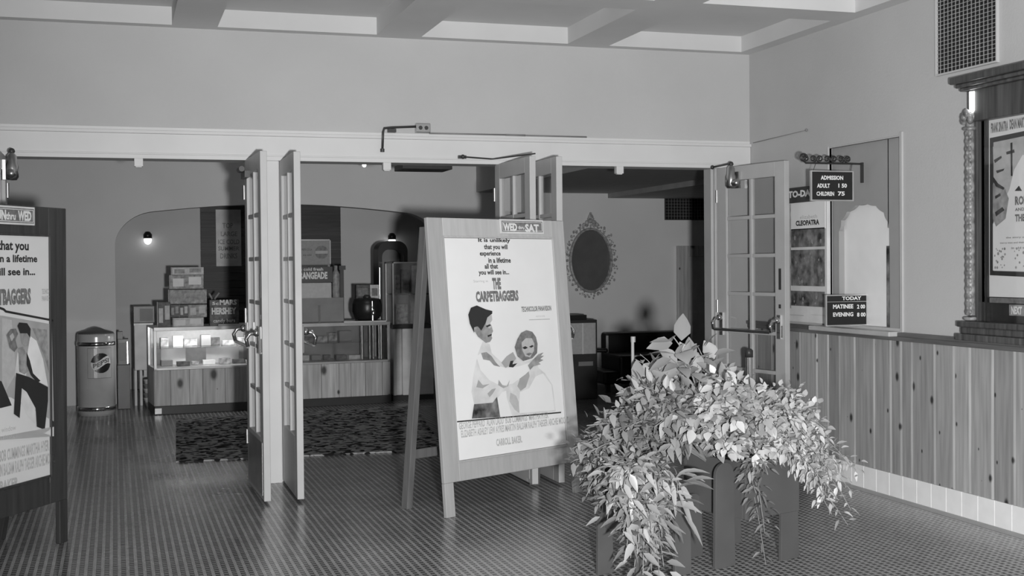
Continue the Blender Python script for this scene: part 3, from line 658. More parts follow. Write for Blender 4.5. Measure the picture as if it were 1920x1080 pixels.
zb = onY(1560, 306.5, Yw).z; xa = onY(1505, 300, Yw).x; xw = onY(1619, 300, Yw).x
q = MB(); q.box(xa+.02, XR-.001, Yw-.006, Yw+.006, zb-.006, zb+.006); q.box(XR-.014, XR-.001, Yw-.012, Yw+.012, zb-.13, zb+.01); q.build('arm', 'black', br, bevel=.002)
def curl(m, cx, cz, R, a0, turns, sgn=1, r=.0055):
    pts = []
    for i in range(26):
        s_ = i/25; a = a0+sgn*turns*2*math.pi*s_; rr = R*(1-.78*s_); pts.append(V((cx+math.cos(a)*rr, Yw, cz+math.sin(a)*rr)))
    m.tube(pts, r, 6)
q = MB(); L_ = XR-.06-xa; 
for i in range(7):
    cx = xa+.025+i*(L_-.03)/7; curl(q, cx, zb+.03, .026, -math.pi/2, 1.5, 1 if i % 2 else -1)
curl(q, xa+.005, zb+.035, .03, 0, 1.4, 1, .007)
q.build('scrollwork', 'black', br)
q = MB()
for x in (A+.02, B_-.02): q.tube([V((x, Yw, Zt)), V((x+(.02 if x < (A+B_)/2 else .01), Yw, zb))], .0025, 5)
q.build('hanger_chain', 'dark', br)

# vent grilles
def grille(name, X, Y0, Y1, Z0, Z1, axis, label, nx, nz):
    c = (X, Y0, Z0) if axis == 'X' else (Y0, X, Z0)
    r = thing(name, label, 'vent', c); f = MB(); b = MB(); m = MB()
    def bx(mb, d0, d1, a0, a1, z0, z1):
        if axis == 'X': mb.box(X-d1, X-d0, a0, a1, z0, z1)
        else: mb.box(a0, a1, X-d1, X-d0, z0, z1)
    bx(b, .001, .004, Y0, Y1, Z0, Z1); b.build('backing', 'void', r)
    w_ = .012
    for q in ((Y0-w_, Y0, Z0-w_, Z1+w_), (Y1, Y1+w_, Z0-w_, Z1+w_), (Y0, Y1, Z0-w_, Z0), (Y0, Y1, Z1, Z1+w_)): bx(f, .001, .022, *q)
    f.build('frame', 'wall' if axis == 'X' else 'dark', r, bevel=.002)
    t_ = .0017
    for i in range(1, nx): y = Y0+(Y1-Y0)*i/nx; bx(m, .012, .017, y-t_, y+t_, Z0, Z1)
    for i in range(1, nz): z = Z0+(Z1-Z0)*i/nz; bx(m, .010, .0145, Y0, Y1, z-t_, z+t_)
    m.build('wire_mesh', 'alu' if axis == 'X' else 'mid', r); return r
ga = onX(1872, 60, XR).y; gb = onX(1760, 60, XR).y; gz = onX(1815, 127, XR).z
grille('vent_grille', XR, ga, gb, gz, gz+.52, 'X', 'large dark wire mesh vent high on the side wall above the showcase', 15, 21)
gx0, gx1 = onY(1247, 388, PY).x, onY(1345, 388, PY).x; gz0, gz1 = onY(1280, 411, PY).z, onY(1280, 366, PY).z
grille('vent_grille', PY, gx0, gx1, gz0, gz1, 'Y', 'dark wire mesh vent on the lobby wall right of the oval mirror', 18, 8)

# poster showcase
sc = thing('poster_showcase', 'ornate dark carved wall showcase with pilaster and cornice on the side wall', 'showcase', onX(1803, 610, XR))
T = .11; cy1 = onX(1806, 300, XR-T).y; cy0 = cy1-1.0; zb0 = onX(1806, 622, XR-T).z; zt0 = onX(1790, 158, XR-T).z
def sx(m, a0, a1, t0, t1, z0, z1): m.box(XR-t1, XR-t0, a0, a1, z0, z1)
pw = .085
q = MB(); sx(q, cy0, cy1, .0, .03, zb0+.06, zt0-.01); q.build('back_panel', 'casewood', sc)
q = MB(); sx(q, cy0, cy1+.05, 0, T+.06, zt0-.012, zt0+.03); sx(q, cy0, cy1+.03, 0, T+.035, zt0-.035, zt0-.012); sx(q, cy0, cy1+.015, 0, T+.015, zt0-.055, zt0-.035)
q.build('cornice', 'casewood', sc, bevel=.006)
q = MB(); sx(q, cy0, cy1-.05, .0, T-.01, zt0-.24, zt0-.055); q.build('frieze', 'casewood', sc, bevel=.004)
q = MB(); sx(q, cy0, cy1+.03, 0, T+.03, zb0+.03, zb0+.065); sx(q, cy0, cy1+.02, 0, T+.01, zb0-.01, zb0+.03); sx(q, cy0, cy1+.03, 0, T+.04, zb0-.05, zb0-.01)
q.build('sill', 'casewood', sc, bevel=.006)
q = MB(); sx(q, cy1-pw, cy1, 0, T-.03, zb0+.065, zt0-.055); q.build('side_stile', 'casewood', sc, bevel=.004); q = MB(); sx(q, cy1-pw-.05, cy1-pw, .03, T-.06, zb0+.065, zt0-.2); sx(q, cy0, cy1-pw-.05, .03, .0305, zb0+.065, zt0-.24); q.build('dark_gap', 'black', sc)  # black colour stands in for the shade in the gap inside the case
q = MB(); pc = cy1-.04; px_ = XR-T+.02
q.cyl((px_, pc, zb0+.1), (px_, pc, zt0-.2), .028, .024, n=16)
for z in (zb0+.08, zt0-.2, zt0-.28): q.lathe((px_, pc, z), [(.03, -.012), (.042, -.006), (.042, .006), (.03, .012)], 16)
random.seed(3)
z = zb0+.12
while z < zt0-.3:
    for k in (-1, 1): q.ball((px_-.014, pc+k*.013, z), .012, .014, .022, n=8)
    q.ball((px_-.02, pc, z+.022), .012, .01, .016, n=8); z += .046
q.build('pilaster', 'carve', sc)
q = MB(); sx(q, cy0, cy0+.085, 0, T-.03, zb0+.065, zt0-.055); q.build('side_stile', 'casewood', sc, bevel=.004)
q = MB(); q.cyl((px_, cy0+.04, zb0+.1), (px_, cy0+.04, zt0-.2), .028, .024, n=16); q.build('pilaster', 'carve', sc)
q = MB()
for k in range(9):
    a = 2*math.pi*k/9; q.ball((px_-.008+math.cos(a)*.03, pc+math.sin(a)*.034, zt0-.23+.02*(k % 3)), .02, .02, .028, n=8)
q.build('capital', 'carve', sc)
q = MB(); q.cyl((px_-.012, pc-.035, zt0-.17), (px_-.012, pc-.035, zt0-.065), .018, n=14); q.ball((px_-.012, pc-.035, zt0-.17), .018, n=10); plab(q.build('lamp_bulb', 'bulb', sc), 'lit tubular bulb under the cornice')
q = MB(); sx(q, cy0, cy1-pw-.07, T-.03, T-.026, zb0+.065, zt0-.24); q.build('glass', 'glass', sc)
# poster inside
cp = thing('showcase_poster', 'black-bordered film poster with cartoon faces inside the wall showcase', 'poster', onX(1850, 560, XR-.034))
Xp = XR-.034
py1_ = onX(1851, 400, Xp).y; 
q = MB(); zt1 = onX(1851, 222, Xp).z; zb1 = onX(1851, 556, Xp).z; q.box(Xp, Xp+.003, py1_-.69, py1_, zb1, zt1); q.build('sheet', 'paper', cp)
def cpx(m, x0, y0, x1, y1, t): wbox(m, x0, y0, x1, y1, Xp, 0.0, t)
def strip(name, m, pts, t):
    q = MB(); q.poly([V((Xp-t, onX(x, y_, Xp).y, onX(x, y_, Xp).z)) for x, y_ in pts]); return q.build(name, m, cp)
strip('picture', 'ink', [(1856, 259), (1996, 230), (1996, 523), (1856, 516)], .0006)
strip('picture_field', 'inkl', [(1863, 267), (1989, 241), (1989, 512), (1863, 508)], .0010)
strip('picture_light', 'paper', [(1862, 420), (1893, 355), (1902, 318), (1918, 290), (1940, 300), (1960, 380), (1986, 420), (1986, 511), (1862, 507)], .0014)
strip('printed_face', 'inkl', [(1862, 275), (1888, 270), (1895, 300), (1893, 340), (1882, 352), (1864, 330)], .0018)
strip('printed_face', 'inkm', [(1862, 345), (1884, 352), (1892, 372), (1886, 410), (1868, 425), (1862, 410)], .0018)
for pts in ([(1864, 300), (1878, 292), (1879, 296), (1866, 306)], [(1887, 285), (1902, 280), (1903, 286), (1888, 290)], [(1862, 330), (1872, 344), (1884, 352), (1882, 356), (1868, 350), (1861, 338)], [(1866, 398), (1880, 388), (1884, 394), (1868, 406)], [(1866, 368), (1876, 362), (1877, 367), (1867, 373)], [(1895, 268), (1899, 267), (1899, 330), (1896, 330)], [(1903, 358), (1911, 348), (1917, 358)], [(1868, 320), (1884, 316), (1882, 320), (1870, 325)]):
    strip('printed_stroke', 'ink', pts, .0022)
q = MB(); random.seed(8)
for i in range(60):
    x = random.uniform(1864, 1930); y_ = random.uniform(466, 503); c = onX(x, y_, Xp-.002); k = random.uniform(.004, .01)
    if 1885 < x < 1902: continue
    q.poly([(Xp-.002-.00002*i, c.y+math.cos(t_)*k, c.z+math.sin(t_)*k) for t_ in [2*math.pi*j/6+i for j in range(6)]])
q.build('printed_crowd', 'inkm', cp)
q = MB(); wt(q, 'FRANK SINATRA', 1858, 231, 1890, 250, Xp-.001, .05); wt(q, 'DEAN MARTIN', 1893, 224, 1927, 243, Xp-.001, .05)
wt(q, 'ROBIN', 1903, 368, 1938, 385, Xp-.0024, .05); wt(q, 'AND THE', 1903, 390, 1938, 396, Xp-.0024, .03); wt(q, 'THE 7', 1903, 402, 1930, 416, Xp-.0024, .05)
wt(q, 'the story of the', 1886, 444, 1935, 448, Xp-.0024, .02); wt(q, 'merry men and their maids', 1875, 454, 1935, 458, Xp-.0024, .02); wt(q, 'in old town', 1896, 463, 1935, 467, Xp-.0024, .02)
q.build('lettering', 'inkg', cp)
q = MB(); wt(q, 'NEXT', 1896, 574, 1916, 589, XR-.075, .05)
r = thing('next_card', 'small NEXT card at the foot of the wall showcase', 'sign', onX(1895, 590, XR-.07)); q.build('lettering', 'white', r)
q = MB(); a_, c_ = onX(1893, 571, XR-.07), onX(1925, 593, XR-.07); q.box(XR-.074, XR-.07, c_.y, a_.y, c_.z, a_.z); q.build('card', 'inkm', r)
q = MB(); sx(q, cy0, cy1-pw-.07, .03, .05, zb1-.035, zb1-.005); sx(q, py1_, py1_+.03, .03, .05, zb1-.035, zt1+.04); sx(q, cy0, cy1-pw-.07, .03, .05, zt1+.005, zt1+.04); q.build('inner_frame', 'inkg', sc, bevel=.003)

# ============================================================ lobby furniture
def pxbox(m, x0, y0, x1, y1, Y, dep, zmin=None):
    """box whose front face at depth Y spans the given picture rectangle"""
    xm, ym = (x0+x1)/2, (y0+y1)/2; A = onY(x0, ym, Y).x; B_ = onY(x1, ym, Y).x; Zt = onY(xm, y0, Y).z; Zb = onY(xm, y1, Y).z if zmin is None else zmin
    m.box(A, B_, Y, Y+dep, Zb, Zt); return A, B_, Zb, Zt
# snack counter (slightly turned)
C0 = onZ(290, 778); C1 = onZ(733, 755); CL = (C1-C0).length; cdv = (C1-C0).normalized(); cn = V((-cdv.y, cdv.x, 0)); up = V((0, 0, 1))
sk = thing('snack_counter', 'long snack counter with knotty pine base and glass display top', 'counter', C0)
def cb(m, s0, s1, t0, t1, z0, z1): m.obox(C0+cdv*s0+cn*t0+up*z0, cdv*(s1-s0), cn*(t1-t0), up*(z1-z0))
q = MB(); cb(q, .0, CL, -.02, .6, 0, .09); q.build('plinth', 'dark', sk, bevel=.004)
q = MB(); cb(q, 0, .07, -.03, -.02, .01, .07); q.build('foot_plate', 'steel', sk)
q = MB(); s_ = 0; random.seed(4)
zw = .473
while s_ < CL-.001:
    e = min(CL, s_+random.choice([.14, .17, .2, .24])); cb(q, s_+.002, e-.002, 0, .025, .09, zw); s_ = e
q.build('pine_front', 'pined', sk, bevel=.004)
q = MB(); cb(q, 0, CL, .025, .6, .09, zw); q.build('carcass', 'pined', sk)
zt = .93; xm_ = CL*.40
q = MB(); cb(q, 0, CL, 0, .6, zw, zw+.025); cb(q, 0, CL, -.01, .05, zt-.035, zt+.004); cb(q, 0, CL, .05, .6, zt-.012, zt+.004)
for s_ in (0, .455*CL, CL-.03): cb(q, s_, s_+.03, 0, .03, zw, zt)
for s_ in (0, CL-.03): cb(q, s_, s_+.03, .56, .6, zw, zt)
q.build('case_frame', 'alu', sk, bevel=.003)
q = MB(); cb(q, .03, CL-.03, .01, .014, zw+.025, zt-.02); q.build('front_glass', 'cglass', sk)
q = MB(); cb(q, .03, CL-.03, .05, .5, .70, .708); q.build('glass_shelf', 'cglass', sk)
q = MB(); cb(q, .03, xm_, .54, .56, zw, zt-.02); plab(q.build('back_panel', 'inkl', sk), 'back of the bright end of the case, lamplight put into its pale colour')  # back split by tone: lamplight and dimness put into the colour
q = MB(); cb(q, xm_, CL-.03, .54, .56, zw, zt-.02); plab(q.build('back_panel', 'mid', sk), 'back of the dim end of the case, dimness put into its grey colour')
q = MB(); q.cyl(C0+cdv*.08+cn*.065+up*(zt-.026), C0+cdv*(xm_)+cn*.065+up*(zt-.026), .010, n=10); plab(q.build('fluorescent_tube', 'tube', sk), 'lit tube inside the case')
la = bpy.data.lights.new('case_lamp', 'AREA'); la.shape = 'RECTANGLE'; la.size = xm_-.1; la.size_y = .02; la.energy = 5.2
lo = bpy.data.objects.new('case_lamp', la); COL.objects.link(lo); lo.parent = sk; lo.location = cdv*(xm_/2+.04)+cn*.085+up*(zt-.04); lo.rotation_euler = (cn*.7-up).to_track_quat('-Z', 'X').to_euler(); lo.rotation_euler = Matrix((cdv, cdv.cross((cn*.7-up).normalized()), -(cn*.7-up).normalized())).transposed().to_euler()
q = MB(); cb(q, .25*CL*1.05, CL*.60, .04, .3, zt+.004, zt+.02); q.build('counter_mat', 'light', sk)
# chrome towers at the right end inside the case
q = MB()
for s_ in (CL-.30, CL-.21, CL-.17, CL-.10): q.cyl(C0+cdv*s_+cn*.12+up*(zw+.03), C0+cdv*s_+cn*.12+up*(zt-.03), .012 if s_ != CL-.30 else .022, n=12)
q.cyl(C0+cdv*(CL-.08)+cn*.1+up*(zw+.03), C0+cdv*(CL-.08)+cn*.1+up*(zt-.03), .024, n=12)
tag(q.build('chrome_rack', 'chrome', org=C0+cdv*(CL-.2)), 'upright chrome tubes shining inside the right end of the glass case', 'rack')
# candy boxes inside the case, individually
random.seed(21)
grp = 'candy cartons inside the glass counter case'
k = 0
mats = ['box3', 'box1', 'box2', 'mid', 'light']
for zsh, t0 in ((.708, .18), (zw+.026, .14)):
    s_ = .10
    while s_ < CL-.42:
        w_ = random.uniform(.07, .15); h_ = random.uniform(.05, .12) if zsh > .6 else random.uniform(.03, .07)
        if abs(s_-.455*CL) < .0: s_ += .05
        q = MB(); dd = random.uniform(.06, .12); tt = t0+random.uniform(0, .12)
        cb(q, s_, s_+w_, tt, tt+dd, zsh+.001, zsh+h_)
        o_ = q.build('candy_carton', random.choice(mats), org=C0+cdv*s_+cn*tt+up*zsh, bevel=.003)
        tag(o_, 'one of the small candy cartons laid out inside the glass counter case', 'candy box', grp); s_ += w_+random.uniform(.01, .05)
# bright cards on the back panel
for a, b2 in ((.13*CL*.6, .22*CL),):
    pass
for (x0, x1, lab) in ((310, 358, 'plain bright card inside the glass case at its pale end'), (398, 462, 'wide bright card inside the glass case just before the opened door')):
    q = MB(); s0 = (onY(x0, 665, 13.95)-C0).dot(cdv); s1 = (onY(x1, 665, 13.95)-C0).dot(cdv); cb(q, s0, s1, .43, .44, zw+.027, .685)
    tag(q.build('display_card', 'white', org=C0+cdv*s0), lab, 'card')

# stack of candy boxes on the counter
CY = 14.05
random.seed(9)
stk = [(322, 501, 382, 514.5, 'box3', 'pale carton lying topmost on the candy stack'), (319, 515.5, 382, 541, 'box1', 'printed carton second from the top of the candy stack'),
       (317, 543, 388, 569, 'box1', 'printed carton in the middle of the candy stack'), (320, 571, 336, 594, 'box2', 'small dark carton at the left of the candy stack lower row'), (337, 571, 353, 594, 'box2', 'small dark carton second in the candy stack lower row'),
       (354, 571, 388, 594, 'box1', 'pale printed carton at the right of the candy stack lower row'), (325, 595.5, 382, 612, 'box3', 'wide pale carton at the bottom of the candy stack'), (296, 566, 320, 613, 'box2', 'upright dark carton standing left of the candy stack')]
prevz = None
for x0, y0, x1, y1, m_, lab in stk:
    r = thing('candy_box', lab, 'candy box', onY((x0+x1)/2, y1, CY), 'cartons stacked on the counter')
    q = MB(); A, B_, Zb, Zt_ = pxbox(q, x0, y0, x1, y1+.8, CY, .16); q.build('carton', m_, r, bevel=.004)
    # printed front: frame lines and lettering-like blocks as label areas
    wd = B_-A; ht = Zt_-Zb; q = MB(); q.box(A+wd*.08, A+wd*.40, CY-.0012, CY-.0002, Zb+ht*.18, Zb+ht*.75); q.box(A+wd*.55, A+wd*.92, CY-.0012, CY-.0002, Zb+ht*.3, Zb+ht*.85)
    q.build('printed_label', random.choice(['box3', 'inkm', 'light']), r)
    q = MB(); q.box(A-.008, A, CY+.01, CY+.15, Zb, Zt_); q.build('side_gap', 'black', r)  # black strip marks the gap at each carton's left side
# popcorn / licorice sign box
r = thing('counter_sign', 'dark lettered sign box beside the candy stack, partly behind the opened door', 'sign', onY(420, 612, CY))
q = MB(); A, B_, Zb, Zt_ = pxbox(q, 393, 562, 448, 613, CY-.02, .12); q.build('sign_box', 'box2', r, bevel=.004)
q = MB()
def yt(m, s_, x0, y0, x1, y1, Y, off=.03):
    a = onY(x0, y1, Y); b = onY(x1, y1, Y); c = onY(x0, y0, Y); m.text(s_, V((a.x, Y, a.z)), V((1, 0, 0)), V((0, 0, 1)), b.x-a.x, c.z-a.z, off)
yt(q, 'MARS', 412, 562, 444, 572, CY-.023, .04); yt(q, 'HERSHEY', 397, 577, 443, 590, CY-.023, .05); yt(q, 'candy bars', 400, 598, 441, 607, CY-.023, .01); yt(q, '5c', 398, 566, 410, 572, CY-.023, .03)
q.build('lettering', 'light', r)
q = MB(); q.tube([onY(392, 550, CY), onY(398, 561, CY)], .012, 6).tube([onY(411, 549, CY), onY(402, 561, CY)], .012, 6); q.build('v_ornament', 'inkm', r)

# white cabinet with dark box at the alcove's left
cb_ = thing('side_cabinet', 'pale upright cabinet left of the counter with slatted feet', 'cabinet', onY(280, 745, 14.9))
q = MB(); A, B_, Zb, Zt_ = pxbox(q, 252, 607, 287, 694, 14.9, .35); q.build('body', 'light', cb_, bevel=.006)
q = MB(); q.box(A-.004, B_+.004, 14.885, 14.9, Zt_-.02, Zt_+.006); q.build('top_edge', 'white', cb_)
for x0, x1 in ((252, 257), (262, 267), (281, 287)):
    q = MB(); a = onY(x0, 700, 14.9).x; b = onY(x1, 700, 14.9).x; q.box(a, b, 14.9, 15.18, 0, Zb); q.build('leg', 'light', cb_, bevel=.003)
q = MB(); q.box(A+.1, B_-.03, 14.9, 14.91, Zb-.08, Zb); q.build('apron', 'light', cb_)
r = thing('dark_display_box', 'small dark glass-fronted box on top of the pale cabinet', 'box', onY(268, 607, 14.9))
q = MB(); A, B_, _, Zt2 = pxbox(q, 250, 574, 290, 606, 14.93, .25, Zt_+.007); q.build('box_body', 'black', r, bevel=.004)
q = MB(); q.box(A+.07, B_-.02, 14.926, 14.929, Zt_+.03, Zt2-.03); q.build('window', 'mid', r)
cupz = 0.0
for i in range(6):
    p = onY(277+2*(i == 0), 735, 14.75)
    q = MB(); q.lathe((p.x, 14.75, .001+i*.052), [(.03, 0), (.042, .04), (.045, .045), (.045, .05)], 16)
    tag(q.build('paper_cup', 'light' if i % 2 else 'inkm', org=V((p.x, 14.75, i*.052))), 'one of the paper cups stacked on the floor before the pale cabinet', 'cup', 'paper cup stack')

# trash can
tc = onZ(181, 781); ty = tc.y+.19; p = onY(181, 700, ty); cx = p.x; rad = (onY(217, 700, ty).x-onY(146, 700, ty).x)/2; ztop_ = onY(181, 640, ty).z; zcone = onY(181, 613, ty).z
r = thing('trash_can', 'tall cylindrical trash can with a round soda emblem and chrome bands', 'trash can', (cx, ty, 0))
zb2 = onY(181, 628, ty-rad).z
q = MB(); q.lathe((cx, ty, 0), [(rad*.97, .0), (rad*.97, .03), (rad, .035), (rad, zb2-.03), (rad*.985, zb2), (rad*.9, zb2+.02)], 48); q.build('body', 'can', r)
q = MB(); q.lathe((cx, ty, 0), [(rad*.98, zb2-.001), (rad*.92, zb2+.022), (rad*.5, zb2+.045), (.05, zcone-.01), (.01, zcone)], 40); q.build('lid', 'lid', r)
for z in (.075, zb2-.10):
    q = MB(); q.lathe((cx, ty, 0), [(rad+.001, z-.022), (rad+.007, z-.02), (rad+.007, z+.02), (rad+.001, z+.022)], 48); q.build('chrome_band', 'chrome', r)
# emblem wrapped on the cylinder
a0 = math.atan2(-ty, -cx)
def onc(s_, z, e): a = a0+(s_)/rad; return V((cx+math.cos(a)*(rad+e), ty+math.sin(a)*(rad+e), z))
ez = onY(190, 681, ty-rad).z; er = .105; es = .05
def patch(name, m, f_in, e, s0, s1, z0, z1, n=30):
    q = MB()
    for i in range(n):
        for j in range(n):
            sa, sb = s0+(s1-s0)*i/n, s0+(s1-s0)*(i+1)/n; za, zb_ = z0+(z1-z0)*j/n, z0+(z1-z0)*(j+1)/n
            if f_in((sa+sb)/2, (za+zb_)/2): q.add([onc(sa, za, e), onc(sb, za, e), onc(sb, zb_, e), onc(sa, zb_, e)], [(0, 1, 2, 3)])
    q.build(name, m, r)
patch('emblem_panel', 'can', lambda s_, z: True, .0015, es-.14, es+.12, ez-.16, ez+.16, 8)
patch('panel_border', 'mid', lambda s_, z: min(s_-(es-.142), es+.122-s_, z-(ez-.162), ez+.162-z) < .006, .002, es-.142, es+.122, ez-.162, ez+.162, 60)
wv = lambda s_: .035*math.sin((s_-es)/er*2.2)
inc = lambda s_, z: (s_-es)**2+(z-ez)**2 < er*er
patch('emblem_disc', 'black', lambda s_, z: inc(s_, z) and (z-ez > wv(s_)+.04 or z-ez < wv(s_)-.04), .003, es-er, es+er, ez-er, ez+er, 44)
patch('emblem_wave', 'white', lambda s_, z: inc(s_, z) and abs(z-ez-wv(s_)) <= .04, .003, es-er, es+er, ez-er, ez+er, 44)
q = MB(); q.text('PEPSI', V((0, 0, 0)), V((1, 0, 0)), V((0, 1, 0)), .17, .05, .04); q.v = [tuple(onc(es-.085+x, ez-.025+wv(es-.085+x)*.8+y_, .0045)) for x, y_, _ in q.v]; q.build('emblem_lettering', 'inkg', r)

# small dark stand right of can
r = thing('vending_stand', 'narrow dark stand with a glazed head between the trash can and pale cabinet', 'vending stand', onY(231, 760, 14.6)*1.0)
ORG[r.name].z = 0; r.location = ORG[r.name]
q = MB(); pxbox(q, 220, 684, 244, 700, 14.6, .25, 0); q.build('pedestal', 'dark', r, bevel=.004)
q = MB(); pxbox(q, 221, 636, 241, 684, 14.6, .25); q.build('head', 'mid', r, bevel=.005)
q = MB(); pxbox(q, 224, 643, 237, 676, 14.59, .008); q.build('glazed_front', 'dark', r)
q = MB(); pxbox(q, 238, 640, 240, 682, 14.585, .012); q.build('chrome_edge', 'chrome', r)
q = MB(); pxbox(q, 220, 622, 230, 636, 14.62, .15); q.build('coin_head', 'mid', r, bevel=.004)

# wall lamps in the alcove
for (px, py, Y, lab) in ((277, 447, BY, 'small lit wall lamp with a dark cap on the alcove wall left of the panelling'), (735, 449, BY, 'small lit wall lamp with a dark cap above the arched popcorn machine')):
    p = onY(px, py, Y-.08); r = thing('wall_lamp', lab, 'lamp', (p.x, Y, p.z))
    q = MB(); q.cyl((p.x, Y-.001, p.z+.02), (p.x, Y-.06, p.z+.02), .02, n=12); q.lathe((p.x, Y-.08, p.z), [(.055, .0), (.055, .05), (.03, .085), (.01, .09)], 20); q.build('cap', 'black', r)
    q = MB(); q.ball((p.x, Y-.08, p.z-.02), .05, .05, .06, n=16); q.build('bulb', emis('lit_globe', 1, 1.6), r)
# tiny ceiling light by the header
p = onY(683, 309.5, 13.0); r = thing('ceiling_light', 'tiny lit bulb hanging under the lobby ceiling near the header', 'lamp', p)
q = MB(); q.ball(p, .022, n=12); q.build('bulb', emis('lit_small', 1, 6), r)
lb = bpy.data.lights.new('lobby_lamp', 'POINT'); lb.energy = 7; lb.shadow_soft_size = .05; lbo = bpy.data.objects.new('lobby_lamp', lb); COL.objects.link(lbo); lbo.parent = r; lbo.location = (0, 0, -.08)
q = MB(); q.cyl(p+V((0, 0, .02)), V((p.x, p.y, 3.1)), .008, n=8); q.build('stem', 'dark', r)
p = onY(812, 313, 11.0); q = MB(); q.box(p.x-.28, p.x+.18, 11, 11.35, p.z-.02, p.z+.03); q.cyl((p.x, 11.15, p.z+.03), (p.x, 11.15, 3.1), .012, n=8)
tag(q.build('ceiling_fixture', 'dark', bevel=.006), 'flat dark ceiling fixture hanging just below the header, left of the placard', 'light fixture')

# paper signs on the panelling
r = thing('wall_sign', 'long pale paper menu sign on the dark panelling behind the counter', 'sign', onY(430, 500, BY-.05))
q = MB(); pxbox(q, 405, 393, 452, 499, BY-.045, .008); q.build('sheet', 'light', r)
q = MB()
for s_, x0, y0, x1, y1 in (('TOP', 417, 418, 437, 428), ('LARGE', 414, 434, 445, 443), ('ICE COLD', 409, 449, 449, 458), ('SUMMER', 409, 462, 449, 470), ('DRINKS', 413, 475, 445, 485)): yt(q, s_, x0, y0, x1, y1, BY-.0465, .02)
q.build('lettering', 'inkm', r)
r = thing('framed_sign', 'framed pale sign with a round emblem on the panelling, right of the opened doors', 'sign', onY(590, 500, BY-.05))
q = MB(); A, B_, Zb, Zt_ = pxbox(q, 545, 449, 620, 500, BY-.045, .01); q.build('sheet', 'inkl', r)
q = MB()
for bb in ((A, A+.012, Zb, Zt_), (B_-.012, B_, Zb, Zt_), (A, B_, Zb, Zb+.012), (A, B_, Zt_-.012, Zt_)): q.box(bb[0], bb[1], BY-.055, BY-.045, bb[2], bb[3])
q.build('frame', 'alu', r)
c = onY(603, 473, BY-.047); q = MB(); q.poly([(c.x+math.cos(t_)*.09, BY-.0462, c.z+math.sin(t_)*.09) for t_ in [2*math.pi*j/28 for j in range(28)]]); q.build('emblem', 'inkm', r)
q = MB(); q.box(c.x-.085, c.x+.085, BY-.0475, BY-.0465, c.z-.02, c.z+.02); q.build('emblem_band', 'light', r)
q = MB(); yt(q, 'PEPSI COLA', 566, 466, 585, 470, BY-.047, .02); yt(q, 'ice cold', 568, 476, 584, 480, BY-.047, .02); q.build('lettering', 'inkg', r)

# orangeade dispenser
OY = 14.25; zc_ = zt+.005
r = thing('drink_dispenser', 'orangeade drink dispenser with lettered band on the counter right of the opened doors', 'drink dispenser', onY(600, 610, OY))
q = MB(); A, B_, _, _ = pxbox(q, 553, 558, 645, 600, OY, .22, zc_); q.build('base', 'mid', r, bevel=.008)
q = MB(); pxbox(q, 553, 530, 622, 560, OY-.01, .2); q.build('tank', 'inkl', r, bevel=.01)
q = MB(); pxbox(q, 553, 500, 624, 530, OY-.015, .18); q.build('header_band', 'dark', r, bevel=.004)
q = MB(); yt(q, 'ORANGEADE', 553, 510, 614, 524, OY-.017, .05); yt(q, 'ice cold fresh', 556, 502, 606, 508, OY-.017, .02); q.build('lettering', 'light', r)
q = MB(); p = onY(630, 540, OY+.05); zt3 = onY(630, 506, OY).z; zb3 = onY(630, 570, OY).z
q.cyl((p.x, OY+.05, zb3), (p.x, OY+.05, zt3-.05), .045, n=18); q.lathe((p.x, OY+.05, zt3-.05), [(.045, 0), (.03, .03), (.02, .05), (.02, .1)], 18); q.build('syrup_cylinder', 'inkm', r)
q = MB(); pxbox(q, 636, 498, 648, 506, OY+.05, .06); pxbox(q, 638, 500, 645, 600, OY+.06, .04, zc_); q.build('side_post', 'dark', r)
q = MB(); pxbox(q, 597, 572, 601, 602, OY-.02, .012, zc_); q.build('tap_handle', 'chrome', r)

# kettle and boxes
KY = 14.2
k0 = onY(692, 605, KY); kz = zt+.004; kx = k0.x; kr = (onY(719, 585, KY).x-onY(664, 585, KY).x)/2; kt = onY(692, 561, KY).z
r = thing('coffee_urn', 'dark round urn with chrome spigot at the right end of the counter', 'urn', (kx, KY+.1, kz))
q = MB(); hh = kt-kz; q.lathe((kx, KY+.1, kz+.012), [(kr*.6, 0), (kr*.85, hh*.1), (kr, hh*.4), (kr, hh*.7), (kr*.9, hh*.95), (kr*.5, hh*1.0), (.0, hh*1.02)], 32); q.build('bowl', 'black', r)
q = MB(); q.cyl((kx+.02, KY-kr+.06, kz+.02), (kx+.02, KY-kr+.07, kt-.02), .014, n=10); q.ball((kx+.02, KY-kr+.07, kt-.09), .022, n=10); q.ball((kx+.03, KY-kr+.06, kz+.1), .024, .02, .05, n=10); q.build('spigot', 'chrome', r)
q = MB(); q.lathe((kx, KY+.1, kt), [(.03, 0), (.045, .02), (.03, .045), (0, .05)], 16); q.build('lid_knob', 'dark', r)
q = MB(); a = onY(645, 608, KY-.1).x; q.box(a, kx+kr*1.05, KY-.1, KY+.3, kz+.0, kz+.012); q.build('tray', 'alu', r)
for x0, x1, m_, lab in ((668, 693, 'box2', 'dark carton standing behind the round urn'), (694, 711, 'box3', 'pale patterned carton behind the round urn beside the arched machine')):
    r = thing('goods_box', lab, 'box', onY((x0+x1)/2, 560, KY+.38)); q = MB(); A, B_, Zb, Zt_ = pxbox(q, x0, 534, x1, 566, KY+.34, .1, zt+.005); q.build('carton', m_, r, bevel=.003)
    q = MB(); q.box(A+.02, B_-.02, KY+.3385, KY+.3398, Zt_-.13, Zt_-.04); q.build('printed_label', 'inkg', r)

